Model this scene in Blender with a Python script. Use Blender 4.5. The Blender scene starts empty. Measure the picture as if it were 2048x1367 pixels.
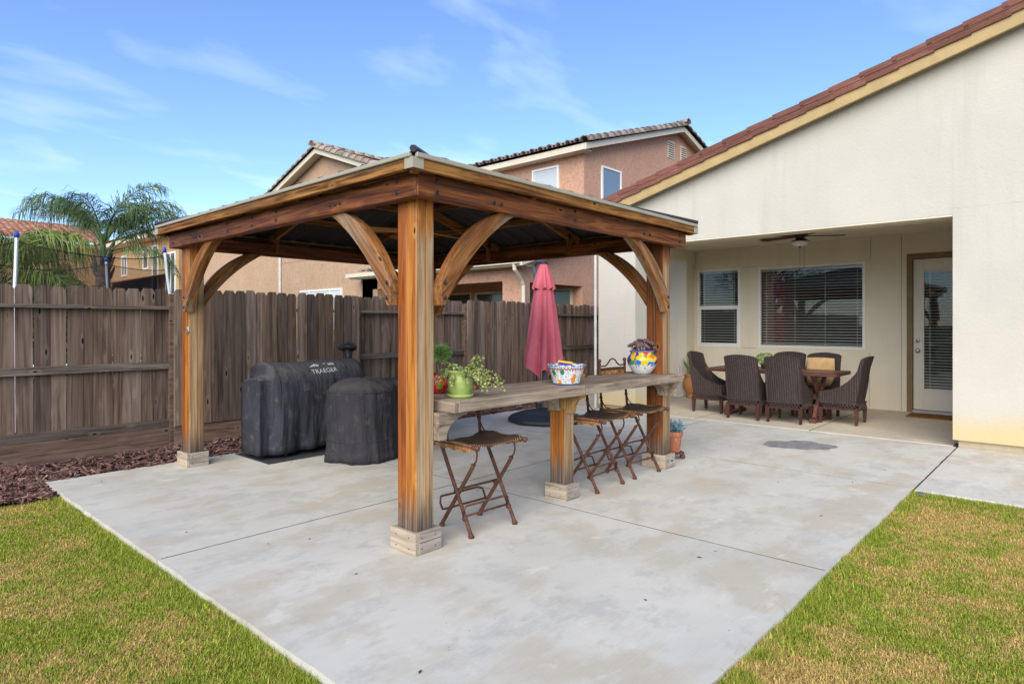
import bpy, math, random
import numpy as np
from mathutils import Vector, Matrix, Euler
R = math.radians
random.seed(7); rng = np.random.default_rng(7)
scene = bpy.context.scene
C = scene.collection
# ------------------------------------------------------------------ camera
YAW = 42.2
cd = bpy.data.cameras.new('camera'); cam = bpy.data.objects.new('camera', cd); C.objects.link(cam)
cam.location = (0, 0, 1.4); cam.rotation_euler = (R(90), 0, R(YAW - 90))
cd.sensor_width = 36; cd.lens = 36 * 1259 / 2048; cd.shift_y = -35.5 / 2048
cd.clip_start = 0.05; cd.clip_end = 2000
scene.camera = cam
# ------------------------------------------------------------------ world, sun, exposure
SUN_EL, SUN_DIR = 33, (-0.88, -0.47)            # the sun stands to the left, behind the camera
w = bpy.data.worlds.new('World'); scene.world = w; w.use_nodes = True
nt = w.node_tree; nt.nodes.clear()
def wn(t, **k):
    n = nt.nodes.new(t)
    for a, b in k.items(): setattr(n, a, b)
    return n
out = wn('ShaderNodeOutputWorld'); bg = wn('ShaderNodeBackground'); bg.inputs[1].default_value = 0.066
sky = wn('ShaderNodeTexSky', sky_type='NISHITA'); sky.sun_disc = False
sky.sun_elevation = R(SUN_EL); sky.sun_rotation = math.atan2(SUN_DIR[0], SUN_DIR[1])
sky.air_density = 1.0; sky.dust_density = 0.2; sky.ozone_density = 2.5; sky.altitude = 100
tc = wn('ShaderNodeTexCoord'); sp = wn('ShaderNodeSeparateXYZ')
nt.links.new(tc.outputs['Generated'], sp.inputs[0])
zz = wn('ShaderNodeMath', operation='MAXIMUM'); nt.links.new(sp.outputs[2], zz.inputs[0]); zz.inputs[1].default_value = 0.0
za = wn('ShaderNodeMath', operation='ADD'); nt.links.new(zz.outputs[0], za.inputs[0]); za.inputs[1].default_value = 0.12
dx = wn('ShaderNodeMath', operation='DIVIDE'); nt.links.new(sp.outputs[0], dx.inputs[0]); nt.links.new(za.outputs[0], dx.inputs[1])
dy = wn('ShaderNodeMath', operation='DIVIDE'); nt.links.new(sp.outputs[1], dy.inputs[0]); nt.links.new(za.outputs[0], dy.inputs[1])
cb = wn('ShaderNodeCombineXYZ'); nt.links.new(dx.outputs[0], cb.inputs[0]); nt.links.new(dy.outputs[0], cb.inputs[1])
mp = wn('ShaderNodeMapping'); nt.links.new(cb.outputs[0], mp.inputs[0])
mp.inputs['Rotation'].default_value = (0, 0, R(38)); mp.inputs['Scale'].default_value = (0.85, 1.6, 1); mp.inputs['Location'].default_value = (1.3, 0.4, 0)
cn = wn('ShaderNodeTexNoise'); cn.inputs['Scale'].default_value = 1.5; cn.inputs['Detail'].default_value = 7; cn.inputs['Roughness'].default_value = 0.5; cn.inputs['Distortion'].default_value = 0.25
nt.links.new(mp.outputs[0], cn.inputs['Vector'])
cr = wn('ShaderNodeValToRGB'); cr.color_ramp.elements[0].position = 0.515; cr.color_ramp.elements[1].position = 0.95
cr.color_ramp.elements[0].color = (0, 0, 0, 1); cr.color_ramp.elements[1].color = (0.6, 0.6, 0.6, 1)
nt.links.new(cn.outputs[0], cr.inputs[0])
tint = wn('ShaderNodeMix', data_type='RGBA', blend_type='MULTIPLY'); tint.inputs[0].default_value = 1.0
tint.inputs[7].default_value = (0.83, 0.915, 1.12, 1)
nt.links.new(sky.outputs[0], tint.inputs[6])
mx = wn('ShaderNodeMix', data_type='RGBA'); nt.links.new(cr.outputs[0], mx.inputs[0]); nt.links.new(tint.outputs[2], mx.inputs[6])
mx.inputs[7].default_value = (6.0, 6.6, 7.6, 1)
nt.links.new(mx.outputs[2], bg.inputs[0]); nt.links.new(bg.outputs[0], out.inputs[0])
sl = bpy.data.lights.new('sun', 'SUN'); sl.energy = 1.5; sl.angle = R(60); sl.color = (1.0, 0.91, 0.76)
so = bpy.data.objects.new('sun', sl); C.objects.link(so); so.location = (-6, -5, 12)
_d = Vector((SUN_DIR[0] * math.cos(R(SUN_EL)), SUN_DIR[1] * math.cos(R(SUN_EL)), math.sin(R(SUN_EL))))
so.rotation_euler = _d.to_track_quat('Z', 'Y').to_euler()
vs = scene.view_settings; vs.view_transform = 'Standard'; vs.look = 'None'; vs.exposure = 1.80; vs.gamma = 1
# ------------------------------------------------------------------ helpers: mesh building
class MB:
    def __init__(s): s.v = []; s.f = []
    def add(s, v, f, M=None):
        n = len(s.v)
        if M is not None: v = [tuple(M @ Vector(p)) for p in v]
        s.v += [tuple(p) for p in v]; s.f += [tuple(i + n for i in q) for q in f]; return s
    def box(s, x0, x1, y0, y1, z0, z1, M=None):
        v = [(x, y, z) for x in (x0, x1) for y in (y0, y1) for z in (z0, z1)]
        return s.add(v, [(0, 1, 3, 2), (4, 6, 7, 5), (0, 4, 5, 1), (2, 3, 7, 6), (0, 2, 6, 4), (1, 5, 7, 3)], M)
    def cbox(s, x0, x1, y0, y1, z0, z1, b=0.004, M=None):
        lo = (x0, y0, z0); hi = (x1, y1, z1); V = []
        sg = [(i, j, k) for i in (0, 1) for j in (0, 1) for k in (0, 1)]
        for c in sg:
            for a in range(3):
                p = []
                for d in range(3):
                    e = hi[d] if c[d] else lo[d]
                    if d != a: e += -b if c[d] else b
                    p.append(e)
                V.append(tuple(p))
        ix = lambda c, a: sg.index(tuple(c)) * 3 + a
        F = []
        for a in range(3):
            o = [d for d in range(3) if d != a]
            for t in (0, 1):
                q = []
                for (m, n) in ((0, 0), (0, 1), (1, 1), (1, 0)):
                    c = [0, 0, 0]; c[a] = t; c[o[0]] = m; c[o[1]] = n; q.append(ix(c, a))
                F.append(q)
            for m in (0, 1):
                for n in (0, 1):
                    c0 = [0, 0, 0]; c1 = [0, 0, 0]; c0[o[0]] = c1[o[0]] = m; c0[o[1]] = c1[o[1]] = n; c1[a] = 1
                    F.append([ix(c0, o[0]), ix(c1, o[0]), ix(c1, o[1]), ix(c0, o[1])])
        for c in sg: F.append([ix(c, 0), ix(c, 1), ix(c, 2)])
        ctr = Vector([(lo[d] + hi[d]) / 2 for d in range(3)]); G = []
        for q in F:
            P = [Vector(V[i]) for i in q]; n = (P[1] - P[0]).cross(P[2] - P[0])
            G.append(tuple(q) if n.dot(sum(P, Vector()) / len(P) - ctr) > 0 else tuple(reversed(q)))
        return s.add(V, G, M)
    def prism(s, poly, axis, a0, a1, M=None):
        """poly: 2-D outline in the two axes left when axis is taken out (x: y,z; y: x,z; z: x,y)"""
        def p3(p, a):
            return (a, p[0], p[1]) if axis == 'x' else (p[0], a, p[1]) if axis == 'y' else (p[0], p[1], a)
        n = len(poly); ar = sum(poly[i][0] * poly[(i + 1) % n][1] - poly[(i + 1) % n][0] * poly[i][1] for i in range(n))
        if (ar < 0) != (axis == 'y'): poly = poly[::-1]
        v = [p3(p, a0) for p in poly] + [p3(p, a1) for p in poly]
        f = [tuple(range(n))[::-1], tuple(range(n, 2 * n))] + [(i, (i + 1) % n, n + (i + 1) % n, n + i) for i in range(n)]
        return s.add(v, f, M)
    def tube(s, path, r, n=8, caps=True, M=None):
        P = [Vector(p) for p in path]; rr = r if isinstance(r, (list, tuple)) else [r] * len(P)
        V = []; F = []; up = None
        for i, p in enumerate(P):
            t = (P[min(i + 1, len(P) - 1)] - P[max(i - 1, 0)])
            t = t.normalized() if t.length > 1e-9 else Vector((0, 0, 1))
            if up is None:
                up = Vector((0, 0, 1)) if abs(t.z) < 0.9 else Vector((1, 0, 0))
            a = t.cross(up).normalized(); b = a.cross(t).normalized(); up = b
            for k in range(n):
                th = 2 * math.pi * k / n
                V.append(p + (a * math.cos(th) + b * math.sin(th)) * rr[i])
        for i in range(len(P) - 1):
            for k in range(n):
                F.append((i * n + k, i * n + (k + 1) % n, (i + 1) * n + (k + 1) % n, (i + 1) * n + k))
        if caps: F.append(tuple(range(n))[::-1]); F.append(tuple((len(P) - 1) * n + k for k in range(n)))
        return s.add(V, F, M)
    def lathe(s, prof, n=24, c=(0, 0, 0), fn=None, caps=True, M=None):
        V = []; F = []
        for i, (r, z) in enumerate(prof):
            for k in range(n):
                th = 2 * math.pi * k / n; q = (r, z) if fn is None else fn(r, z, th, i / (len(prof) - 1))
                V.append((c[0] + q[0] * math.cos(th), c[1] + q[0] * math.sin(th), c[2] + q[1]))
        for i in range(len(prof) - 1):
            for k in range(n):
                F.append((i * n + k, i * n + (k + 1) % n, (i + 1) * n + (k + 1) % n, (i + 1) * n + k))
        if caps: F.append(tuple(range(n))[::-1]); F.append(tuple((len(prof) - 1) * n + k for k in range(n)))
        return s.add(V, F, M)
    def grid(s, P):
        """P: rows of points"""
        n = len(P); m = len(P[0]); V = [p for r in P for p in r]
        return s.add(V, [(i * m + j, i * m + j + 1, (i + 1) * m + j + 1, (i + 1) * m + j) for i in range(n - 1) for j in range(m - 1)])
    def ball(s, c, r, n=10, sz=1.0):
        return s.lathe([(max(1e-4, r * math.sin(math.pi * i / 6)), -r * sz * math.cos(math.pi * i / 6)) for i in range(7)], n, c)
    def spike(s, p, q, r, n=4, mid=0.35, fat=1.0):
        """leaf finger: thin at the base, widest at mid, pointed"""
        p = Vector(p); q = Vector(q)
        return s.tube([p, p.lerp(q, mid), p.lerp(q, 0.8), q], [r * 0.6, r * fat, r * 0.6, r * 0.08], n, False)
    def mesh(s, name):
        me = bpy.data.meshes.new(name); me.from_pydata(s.v, [], s.f); me.update(); return me
    def build(s, name, mat=None, parent=None, world=True, smooth=False, loc=None):
        me = s.mesh(name)
        if smooth: me.polygons.foreach_set('use_smooth', [True] * len(me.polygons))
        return put(name, me, mat, parent, world, loc)
def wloc(o):
    l = Vector((0, 0, 0))
    while o is not None: l = l + o.location; o = o.parent
    return l
def put(name, me, mat=None, parent=None, world=True, loc=None, rot=None, scale=None):
    o = bpy.data.objects.new(name, me); C.objects.link(o)
    if mat is not None and not me.materials: me.materials.append(getattr(mat, 'm', mat))
    if parent is not None: o.parent = parent
    if loc is not None: o.location = Vector(loc) - (wloc(parent) if (world and parent is not None) else Vector((0, 0, 0)))
    elif parent is not None and world: o.location = -wloc(parent)
    if rot is not None: o.rotation_euler = rot
    if scale is not None: o.scale = scale
    return o
def tag(o, label=None, cat=None, group=None, kind=None):
    if label: o['label'] = label
    if cat: o['category'] = cat
    if group: o['group'] = group
    if kind: o['kind'] = kind
    return o
def thing(name, label, cat, loc=(0, 0, 0), rz=0, group=None):
    o = bpy.data.objects.new(name, None); C.objects.link(o); o.location = loc; o.rotation_euler = (0, 0, rz)
    o.empty_display_size = 0.2
    return tag(o, label, cat, group)
def copy_tree(o, parent=None):
    c = o.copy(); C.objects.link(c); c.parent = parent
    for ch in [q for q in bpy.data.objects if q.parent == o]: copy_tree(ch, c)
    return c
def lerp(a, b, t): return a + (b - a) * t
def vnoise(x, y, seed=0):
    """smooth 2-D value noise in 0..1, numpy"""
    x = np.asarray(x, float); y = np.asarray(y, float)
    xi = np.floor(x).astype(np.int64); yi = np.floor(y).astype(np.int64); fx = x - xi; fy = y - yi
    fx = fx * fx * (3 - 2 * fx); fy = fy * fy * (3 - 2 * fy)
    def h(a, b):
        n = (a * 374761393 + b * 668265263 + seed * 974711) & 0x7fffffff
        n = ((n ^ (n >> 13)) * 1274126177) & 0x7fffffff
        return ((n ^ (n >> 16)) & 0xffff) / 65535.0
    return (h(xi, yi) * (1 - fx) + h(xi + 1, yi) * fx) * (1 - fy) + (h(xi, yi + 1) * (1 - fx) + h(xi + 1, yi + 1) * fx) * fy
def fbm(x, y, seed=0, o=3):
    r = 0; a = 0.5; t = 0
    for i in range(o):
        r = r + a * vnoise(np.asarray(x) * 2 ** i, np.asarray(y) * 2 ** i, seed + i); t += a; a *= 0.5
    return r / t
# ------------------------------------------------------------------ helpers: materials
class MT:
    def __init__(s, name, rough=0.7, spec=0.3, metal=0.0):
        s.m = bpy.data.materials.new(name); s.m.use_nodes = True; s.t = s.m.node_tree
        s.b = s.t.nodes['Principled BSDF']; s.b.inputs['Roughness'].default_value = rough
        s.b.inputs['Specular IOR Level'].default_value = spec; s.b.inputs['Metallic'].default_value = metal
    def n(s, ty, **k):
        n = s.t.nodes.new(ty)
        for a, b in k.items(): setattr(n, a, b)
        return n
    def set(s, sock, v):
        if isinstance(v, bpy.types.NodeSocket): s.t.links.new(v, sock)
        elif isinstance(v, (tuple, list)) and len(v) == 3 and sock.type == 'RGBA': sock.default_value = (*v, 1)
        else: sock.default_value = v
    def obj(s): return s.n('ShaderNodeTexCoord').outputs['Object']
    def rand(s): return s.n('ShaderNodeObjectInfo').outputs['Random']
    def vm(s, op, a, b=None):
        n = s.n('ShaderNodeVectorMath', operation=op); s.set(n.inputs[0], a)
        if b is not None: s.set(n.inputs[1], b)
        return n.outputs[0]
    def ma(s, op, a, b=None, c=None, clamp=False):
        n = s.n('ShaderNodeMath', operation=op); n.use_clamp = clamp; s.set(n.inputs[0], a)
        if b is not None: s.set(n.inputs[1], b)
        if c is not None: s.set(n.inputs[2], c)
        return n.outputs[0]
    def sep(s, v):
        n = s.n('ShaderNodeSeparateXYZ'); s.set(n.inputs[0], v); return n.outputs
    def comb(s, x, y, z):
        n = s.n('ShaderNodeCombineXYZ')
        for i, q in enumerate((x, y, z)): s.set(n.inputs[i], q)
        return n.outputs[0]
    def noise(s, v, scale=1, detail=4, rough=0.55, dist=0):
        n = s.n('ShaderNodeTexNoise'); s.set(n.inputs['Vector'], v)
        n.inputs['Scale'].default_value = scale; n.inputs['Detail'].default_value = detail
        n.inputs['Roughness'].default_value = rough; n.inputs['Distortion'].default_value = dist
        return n.outputs[0]
    def vor(s, v, scale=1, feature='F1', out='Distance', rnd=1):
        n = s.n('ShaderNodeTexVoronoi', feature=feature); s.set(n.inputs['Vector'], v); n.inputs['Scale'].default_value = scale
        n.inputs['Randomness'].default_value = rnd
        return n.outputs[out]
    def wave(s, v, scale=1, dist=0, detail=2, dscale=1, axis='X', prof='SIN'):
        n = s.n('ShaderNodeTexWave', bands_direction=axis, wave_profile=prof); s.set(n.inputs['Vector'], v)
        n.inputs['Scale'].default_value = scale; n.inputs['Distortion'].default_value = dist
        n.inputs['Detail'].default_value = detail; n.inputs['Detail Scale'].default_value = dscale
        return n.outputs[1]
    def ramp(s, f, stops, interp='LINEAR'):
        n = s.n('ShaderNodeValToRGB'); s.set(n.inputs[0], f); r = n.color_ramp; r.interpolation = interp
        while len(r.elements) < len(stops): r.elements.new(0.5)
        for e, (p, c) in zip(r.elements, stops):
            e.position = p; c = (c, c, c) if not isinstance(c, (tuple, list)) else c; e.color = (*c, 1)
        return n.outputs[0]
    def mix(s, f, a, b, mode='MIX'):
        n = s.n('ShaderNodeMix', data_type='RGBA', blend_type=mode); s.set(n.inputs[0], f); s.set(n.inputs[6], a); s.set(n.inputs[7], b)
        return n.outputs[2]
    def color(s, c): s.set(s.b.inputs['Base Color'], c); return s
    def rough(s, c): s.set(s.b.inputs['Roughness'], c); return s
    def bump(s, h, strength=0.3, dist=0.01):
        n = s.n('ShaderNodeBump'); n.inputs['Strength'].default_value = strength; n.inputs['Distance'].default_value = dist
        s.set(n.inputs['Height'], h); s.t.links.new(n.outputs[0], s.b.inputs['Normal']); return s
    def smask(s, v, a, b):
        """smoothstep a..b -> 0..1"""
        n = s.n('ShaderNodeMapRange', interpolation_type='SMOOTHSTEP'); s.set(n.inputs[0], v)
        n.inputs[1].default_value = a; n.inputs[2].default_value = b; return n.outputs[0]
def plain(name, col, rough=0.6, spec=0.3, metal=0, var=0.12, scale=8, bump=0.0):
    t = MT(name, rough, spec, metal); o = t.obj(); f = t.noise(o, scale, 5, 0.6)
    lo = tuple(max(0, c * (1 - var)) for c in col); hi = tuple(min(1, c * (1 + var)) for c in col)
    t.color(t.ramp(f, [(0.3, lo), (0.7, hi)]))
    if bump: t.bump(t.noise(o, scale * 12, 3), bump, 0.004)
    return t.m
def wood(name, axis, dark, mid, light, grey=None, greyamt=0.0, cross=26, along=1.3, rough=0.75, spec=0.2, knots=True, bump=0.35, post=False, var=0.25, contrast=1.0, rot=None, blotch=0.45, hue=False):
    t = MT(name, rough, spec); o = t.obj(); r = t.rand()
    off = t.comb(t.ma('MULTIPLY', r, 37.0), t.ma('MULTIPLY', r, 91.0), t.ma('MULTIPLY', r, 53.0))
    if rot:
        mpn = t.n('ShaderNodeMapping'); t.set(mpn.inputs[0], o); mpn.inputs['Rotation'].default_value = rot; o = mpn.outputs[0]
    p = t.vm('ADD', o, off)
    sc = [cross] * 3; sc['xyz'.index(axis)] = along
    q = t.vm('MULTIPLY', p, tuple(sc))
    wob = t.noise(t.vm('MULTIPLY', p, tuple(c * 0.35 for c in sc)), 1, 3)
    g1 = t.noise(q, 1.0, 6, 0.62, 0.3)
    sc2 = [cross * 4.5] * 3; sc2['xyz'.index(axis)] = along * 1.4
    g2 = t.noise(t.vm('MULTIPLY', p, tuple(sc2)), 1.0, 3, 0.6)
    sc3 = [cross * 0.40] * 3; sc3['xyz'.index(axis)] = along * 0.55
    rings = t.noise(t.vm('MULTIPLY', p, tuple(sc3)), 1.0, 1, 0.5, 1.2); rings = t.ma('PINGPONG', t.ma('MULTIPLY', rings, 9.0), 1.0)
    f = t.ma('ADD', t.ma('MULTIPLY', g1, 0.48), t.ma('MULTIPLY', rings, 0.14))
    f = t.ma('ADD', f, t.ma('MULTIPLY', g2, 0.38))
    col = t.ramp(f, [(0.5 - 0.20 / contrast, dark), (0.5, mid), (0.5 + 0.24 / contrast, light)])
    if blotch:
        sb = [7.0] * 3; sb['xyz'.index(axis)] = 1.6
        bn = t.noise(t.vm('MULTIPLY', p, tuple(sb)), 1.0, 5, 0.65, 0.8)
        col = t.mix(t.ma('MULTIPLY', t.smask(bn, 0.50, 0.72), blotch), col, dark); col = t.mix(t.ma('MULTIPLY', t.smask(bn, 0.46, 0.28), blotch), col, light)
    if knots:
        sk = [8.5] * 3; sk['xyz'.index(axis)] = 3.6
        kd = t.vor(t.vm('MULTIPLY', p, tuple(sk)), 1.0)
        km = t.smask(kd, 0.11, 0.05)
        col = t.mix(t.ma('MULTIPLY', t.smask(kd, 0.26, 0.12), 0.45), col, light)
        col = t.mix(km, col, tuple(c * 0.22 for c in dark))
    sck = [cross * 2.2] * 3; sck['xyz'.index(axis)] = 0.7
    chk_ = t.smask(t.noise(t.vm('MULTIPLY', p, tuple(sck)), 1.0, 3, 0.6), 0.645, 0.70)
    col = t.mix(t.ma('MULTIPLY', chk_, 0.75), col, tuple(c * 0.35 for c in dark))
    if grey:
        gm = t.smask(t.noise(t.vm('MULTIPLY', p, tuple(c * 0.22 for c in sc)), 1, 4), 0.62 - greyamt * 0.5, 0.80 - greyamt * 0.5)
        gcol = t.mix(t.smask(g2, 0.35, 0.65), tuple(c * 0.62 for c in grey), grey)
        gcol = t.mix(t.smask(g1, 0.4, 0.3), gcol, tuple(c * 0.35 for c in grey))
        col = t.mix(gm, col, gcol)
    if post:
        # wear of the posts: the foot has gone grey-black with splash water, the weather side has lost its stain
        z = t.sep(t.n('ShaderNodeNewGeometry').outputs['Position'])[2]
        nz = t.noise(t.vm('MULTIPLY', p, (30, 30, 2.0)), 1, 4)
        hz = t.ma('ADD', z, t.ma('MULTIPLY', nz, -0.35))
        fm = t.smask(hz, 0.24, -0.02)
        footc = t.mix(t.smask(g2, 0.35, 0.65), (0.055, 0.038, 0.028), (0.19, 0.14, 0.10))
        ny = t.sep(t.n('ShaderNodeNewGeometry').outputs['True Normal'])[1]
        wm = t.ma('MULTIPLY', t.smask(t.ma('MULTIPLY', ny, -1), 0.6, 0.9), t.smask(t.ma('ADD', z, t.ma('MULTIPLY', nz, 0.4)), 2.26, 2.12))
        wc = t.mix(t.smask(t.ma('ADD', t.ma('MULTIPLY', g1, 0.6), t.ma('MULTIPLY', g2, 0.4)), 0.38, 0.62), (0.20, 0.115, 0.05), (0.42, 0.29, 0.16))
        col = t.mix(wm, col, wc); col = t.mix(fm, col, footc)
    if var:
        hv = [(0, (1 - var, 1 - var, 1 - var)), (0.5, (1.0, 1.0, 1.0)), (1, (1 + var * 0.4,) * 3)] if not hue else [(0, (0.62, 0.60, 0.62)), (0.3, (1.0, 0.86, 0.78)), (0.5, (0.85, 0.84, 0.84)), (0.75, (1.18, 1.03, 0.95)), (1, (1.3, 1.28, 1.27))]
        col = t.mix(1.0, col, t.ramp(r, hv), 'MULTIPLY')
    t.color(col); t.bump(t.ma('ADD', g1, g2), bump, 0.003)
    return t.m
STAIN = dict(dark=(0.038, 0.010, 0.004), mid=(0.165, 0.045, 0.010), light=(0.36, 0.125, 0.026))
stain = {a: wood('stained_cedar_' + a, a, grey=None, spec=0.3, rough=0.55, contrast=1.4, blotch=0.5, **STAIN) for a in 'xyz'}
POSTC = dict(dark=(0.10, 0.028, 0.006), mid=(0.35, 0.12, 0.016), light=(0.54, 0.25, 0.05))
post_m = wood('post_cedar', 'z', post=True, blotch=0.3, spec=0.3, rough=0.55, **POSTC)
post_m2 = wood('post_cedar_red', 'z', post=True, spec=0.3, rough=0.55, dark=(0.07, 0.017, 0.004), mid=(0.25, 0.066, 0.009), light=(0.38, 0.13, 0.022))
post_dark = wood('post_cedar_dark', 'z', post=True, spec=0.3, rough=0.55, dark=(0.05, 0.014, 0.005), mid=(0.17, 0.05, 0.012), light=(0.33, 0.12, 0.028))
brace_m = {k: wood('brace_cedar_' + k, 'z', rot=rt, grey=(0.36, 0.28, 0.19), greyamt=0.24, cross=22, dark=(0.055, 0.018, 0.007), mid=(0.25, 0.095, 0.026), light=(0.46, 0.23, 0.075)) for k, rt in (('ya', (R(45), 0, 0)), ('yb', (R(-45), 0, 0)), ('xa', (0, R(-45), 0)), ('xb', (0, R(45), 0)))}
weath = {a: wood('weathered_lumber_' + a, a, dark=(0.075, 0.055, 0.042), mid=(0.26, 0.20, 0.145), light=(0.42, 0.35, 0.27), spec=0.15, rough=0.85) for a in 'xyz'}
darkw = {a: wood('rafter_cedar_' + a, a, dark=(0.06, 0.02, 0.007), mid=(0.22, 0.085, 0.022), light=(0.36, 0.17, 0.05)) for a in 'xyz'}
fence_m = wood('fence_redwood', 'z', hue=True, dark=(0.04, 0.028, 0.024), mid=(0.145, 0.112, 0.088), light=(0.255, 0.21, 0.17), cross=20, along=1.0, rough=0.9, spec=0.12, var=0.45, grey=(0.23, 0.21, 0.205), greyamt=0.12)
fence_r = wood('fence_rail_redwood', 'x', dark=(0.03, 0.022, 0.018), mid=(0.125, 0.098, 0.08), light=(0.22, 0.185, 0.155), rough=0.9, spec=0.12, grey=(0.22, 0.20, 0.18), greyamt=0.2)
kick_m = wood('fence_kickboard', 'x', dark=(0.045, 0.027, 0.021), mid=(0.155, 0.098, 0.073), light=(0.24, 0.17, 0.135), rough=0.9, spec=0.12)
def stucco(name, col, stain_c=None, zs=(0.05, 0.62), scale=130, bump=0.4, blot=0.07, specks=0):
    t = MT(name, 0.92, 0.15); p = t.n('ShaderNodeNewGeometry').outputs['Position']
    a = t.noise(p, 1.1, 5, 0.6); b = t.noise(p, scale, 2, 0.5); c = t.noise(p, scale * 0.33, 4, 0.6)
    k = t.ramp(t.ma('ADD', t.ma('MULTIPLY', a, 0.75), t.ma('MULTIPLY', b, 0.25)), [(0.3, tuple(x * (1 - blot) for x in col)), (0.7, tuple(min(1, x * (1 + blot * 0.6)) for x in col))])
    if specks: k = t.mix(t.ma('MULTIPLY', t.smask(c, 0.45, 0.68), specks), k, tuple(x * 0.6 for x in col))
    if stain_c:
        z = t.ma('ADD', t.sep(p)[2], t.ma('MULTIPLY', t.ma('SUBTRACT', a, 0.5), 0.5))
        k = t.mix(t.smask(z, zs[1], zs[0]), k, stain_c)
    stk = t.noise(t.vm('MULTIPLY', p, (5, 5, 0.45)), 1, 5, 0.6); k = t.mix(t.ma('MULTIPLY', t.smask(stk, 0.52, 0.72), 0.22), k, tuple(x * 0.72 for x in col))
    t.color(k); t.bump(t.ma('ADD', t.ma('MULTIPLY', b, 0.5), c), bump, 0.012)
    return t.m
# ------------------------------------------------------------------ setting: ground, lawn, concrete, mulch
t = MT('dry_soil', 0.95, 0.1); p = t.n('ShaderNodeNewGeometry').outputs['Position']
t.color(t.ramp(t.noise(p, 0.7, 8), [(0.3, (0.07, 0.06, 0.035)), (0.7, (0.16, 0.13, 0.08))])); t.bump(t.noise(p, 30, 5), 0.5, 0.02); soil_m = t.m
g = MB(); g.add([(-700, -700, -0.075), (900, -700, -0.075), (900, 900, -0.075), (-700, 900, -0.075)], [(0, 1, 2, 3)])
tag(g.build('ground', soil_m), kind='structure')
# lawn base, thatch coloured
t = MT('lawn_thatch', 0.95, 0.1); p = t.n('ShaderNodeNewGeometry').outputs['Position']
pat = t.noise(p, 1.6, 5, 0.6); fine = t.noise(p, 60, 4, 0.7)
c1 = t.ramp(pat, [(0.36, (0.13, 0.165, 0.022)), (0.54, (0.26, 0.215, 0.055)), (0.7, (0.27, 0.185, 0.055))])
t.color(t.mix(t.smask(fine, 0.35, 0.65), t.mix(1.0, c1, (0.5, 0.5, 0.45), 'MULTIPLY'), c1)); t.bump(fine, 0.8, 0.02); thatch = t.m
g = MB()
g.grid([[(x, y, -0.05 + 0.006 * math.sin(x * 3.1 + y) * math.sin(y * 2.3)) for x in np.linspace(-9, 1.375, 40)] for y in np.linspace(-9, 6.42, 50)])
g.grid([[(x, y, -0.03 + 0.006 * math.sin(x * 3.1 + y) * math.sin(y * 2.3)) for x in np.linspace(1.375, 6.24, 30)] for y in np.linspace(-9, 1.09, 34)])
lawn = tag(g.build('lawn', thatch), kind='structure')
# grass blades: one mesh, colour by blade (green and straw patches)
def in_view(x, y, k=0.88, d0=2.1):
    fx, fy = math.cos(R(YAW)), math.sin(R(YAW)); d = x * fx + y * fy; s = x * fy - y * fx
    return (d > d0) & (np.abs(s) < k * d) & (d < 9)
def scatter(n, x0, x1, y0, y1): return rng.uniform(x0, x1, n), rng.uniform(y0, y1, n)
px = []; py = []
for (x0, x1, y0, y1) in ((-0.6, 1.352, 1.4, 6.34), (1.9, 6.205, -1.2, 1.066)):
    n = int((x1 - x0) * (y1 - y0) * 55000); a, b = scatter(n, x0, x1, y0, y1); m = in_view(a, b); px.append(a[m]); py.append(b[m])
for (x0, x1, y0, y1) in ((-3.5, 1.352, -1.5, 6.34), (1.352, 6.205, -3.5, 1.066)):
    for dens in (20000, 6500):
        n = int((x1 - x0) * (y1 - y0) * dens); a, b = scatter(n, x0, x1, y0, y1); m = ~in_view(a, b) & (in_view(a, b, 1.5, 1.4) if dens > 9000 else ~in_view(a, b, 1.5, 1.4)); px.append(a[m]); py.append(b[m])
# greener, longer tufts along the concrete edges
n = 16000; yy = rng.uniform(1.9, 6.3, n); px.append(1.348 - np.abs(rng.normal(0, 0.05, n))); py.append(yy)
n = 20000; xx = rng.uniform(2.2, 6.2, n); px.append(xx); py.append(1.06 - np.abs(rng.normal(0, 0.05, n)))
n = 9000; px.append(6.19 - np.abs(rng.normal(0, 0.07, n))); py.append(rng.uniform(-1.5, 1.05, n))
wc = [(rng.uniform(0.6, 1.3), rng.uniform(2.6, 6.1)) for _ in range(9)] + [(rng.uniform(2.8, 6.0), rng.uniform(0.1, 1.0)) for _ in range(8)]
nw = 0
for (a, b) in wc: px.append(rng.normal(a, 0.035, 90)); py.append(rng.normal(b, 0.035, 90)); nw += 90
px = np.concatenate(px); py = np.concatenate(py)
keep = ~((px < 1.36) & (px > 1.22) & (fbm(px * 6, py * 5, 41, 3) + rng.normal(0, 0.05, len(px)) > 0.66)); keep[-nw:] = (px[-nw:] < 1.34) | (px[-nw:] > 1.9) & (py[-nw:] < 1.05); weed = np.zeros(len(px), bool); weed[-nw:] = True
px, py, weed = px[keep], py[keep], weed[keep]; n = len(px)
edge = np.maximum(np.maximum(np.exp(-((1.35 - px) / 0.16) ** 2) * (py > 1.07), np.exp(-((1.066 - py) / 0.13) ** 2) * (px > 1.36)), np.exp(-((6.2 - px) / 0.3) ** 2) * (py < 1.07))
big = fbm(px * 1.7, py * 1.7, 3, 3); small = fbm(px * 7, py * 7, 11, 2)
isleft = px < 1.36
tiny = fbm(px * 23, py * 23, 19, 2)
green = np.clip((big - np.where(isleft, 0.43, 0.575)) * 2.1 + (small - 0.5) * 1.6 + (tiny - 0.5) * 1.9 + 0.42 + edge * 0.75 + rng.normal(0, 0.30, n), 0, 1)
green = np.where(weed, 1.0, green)
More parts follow.
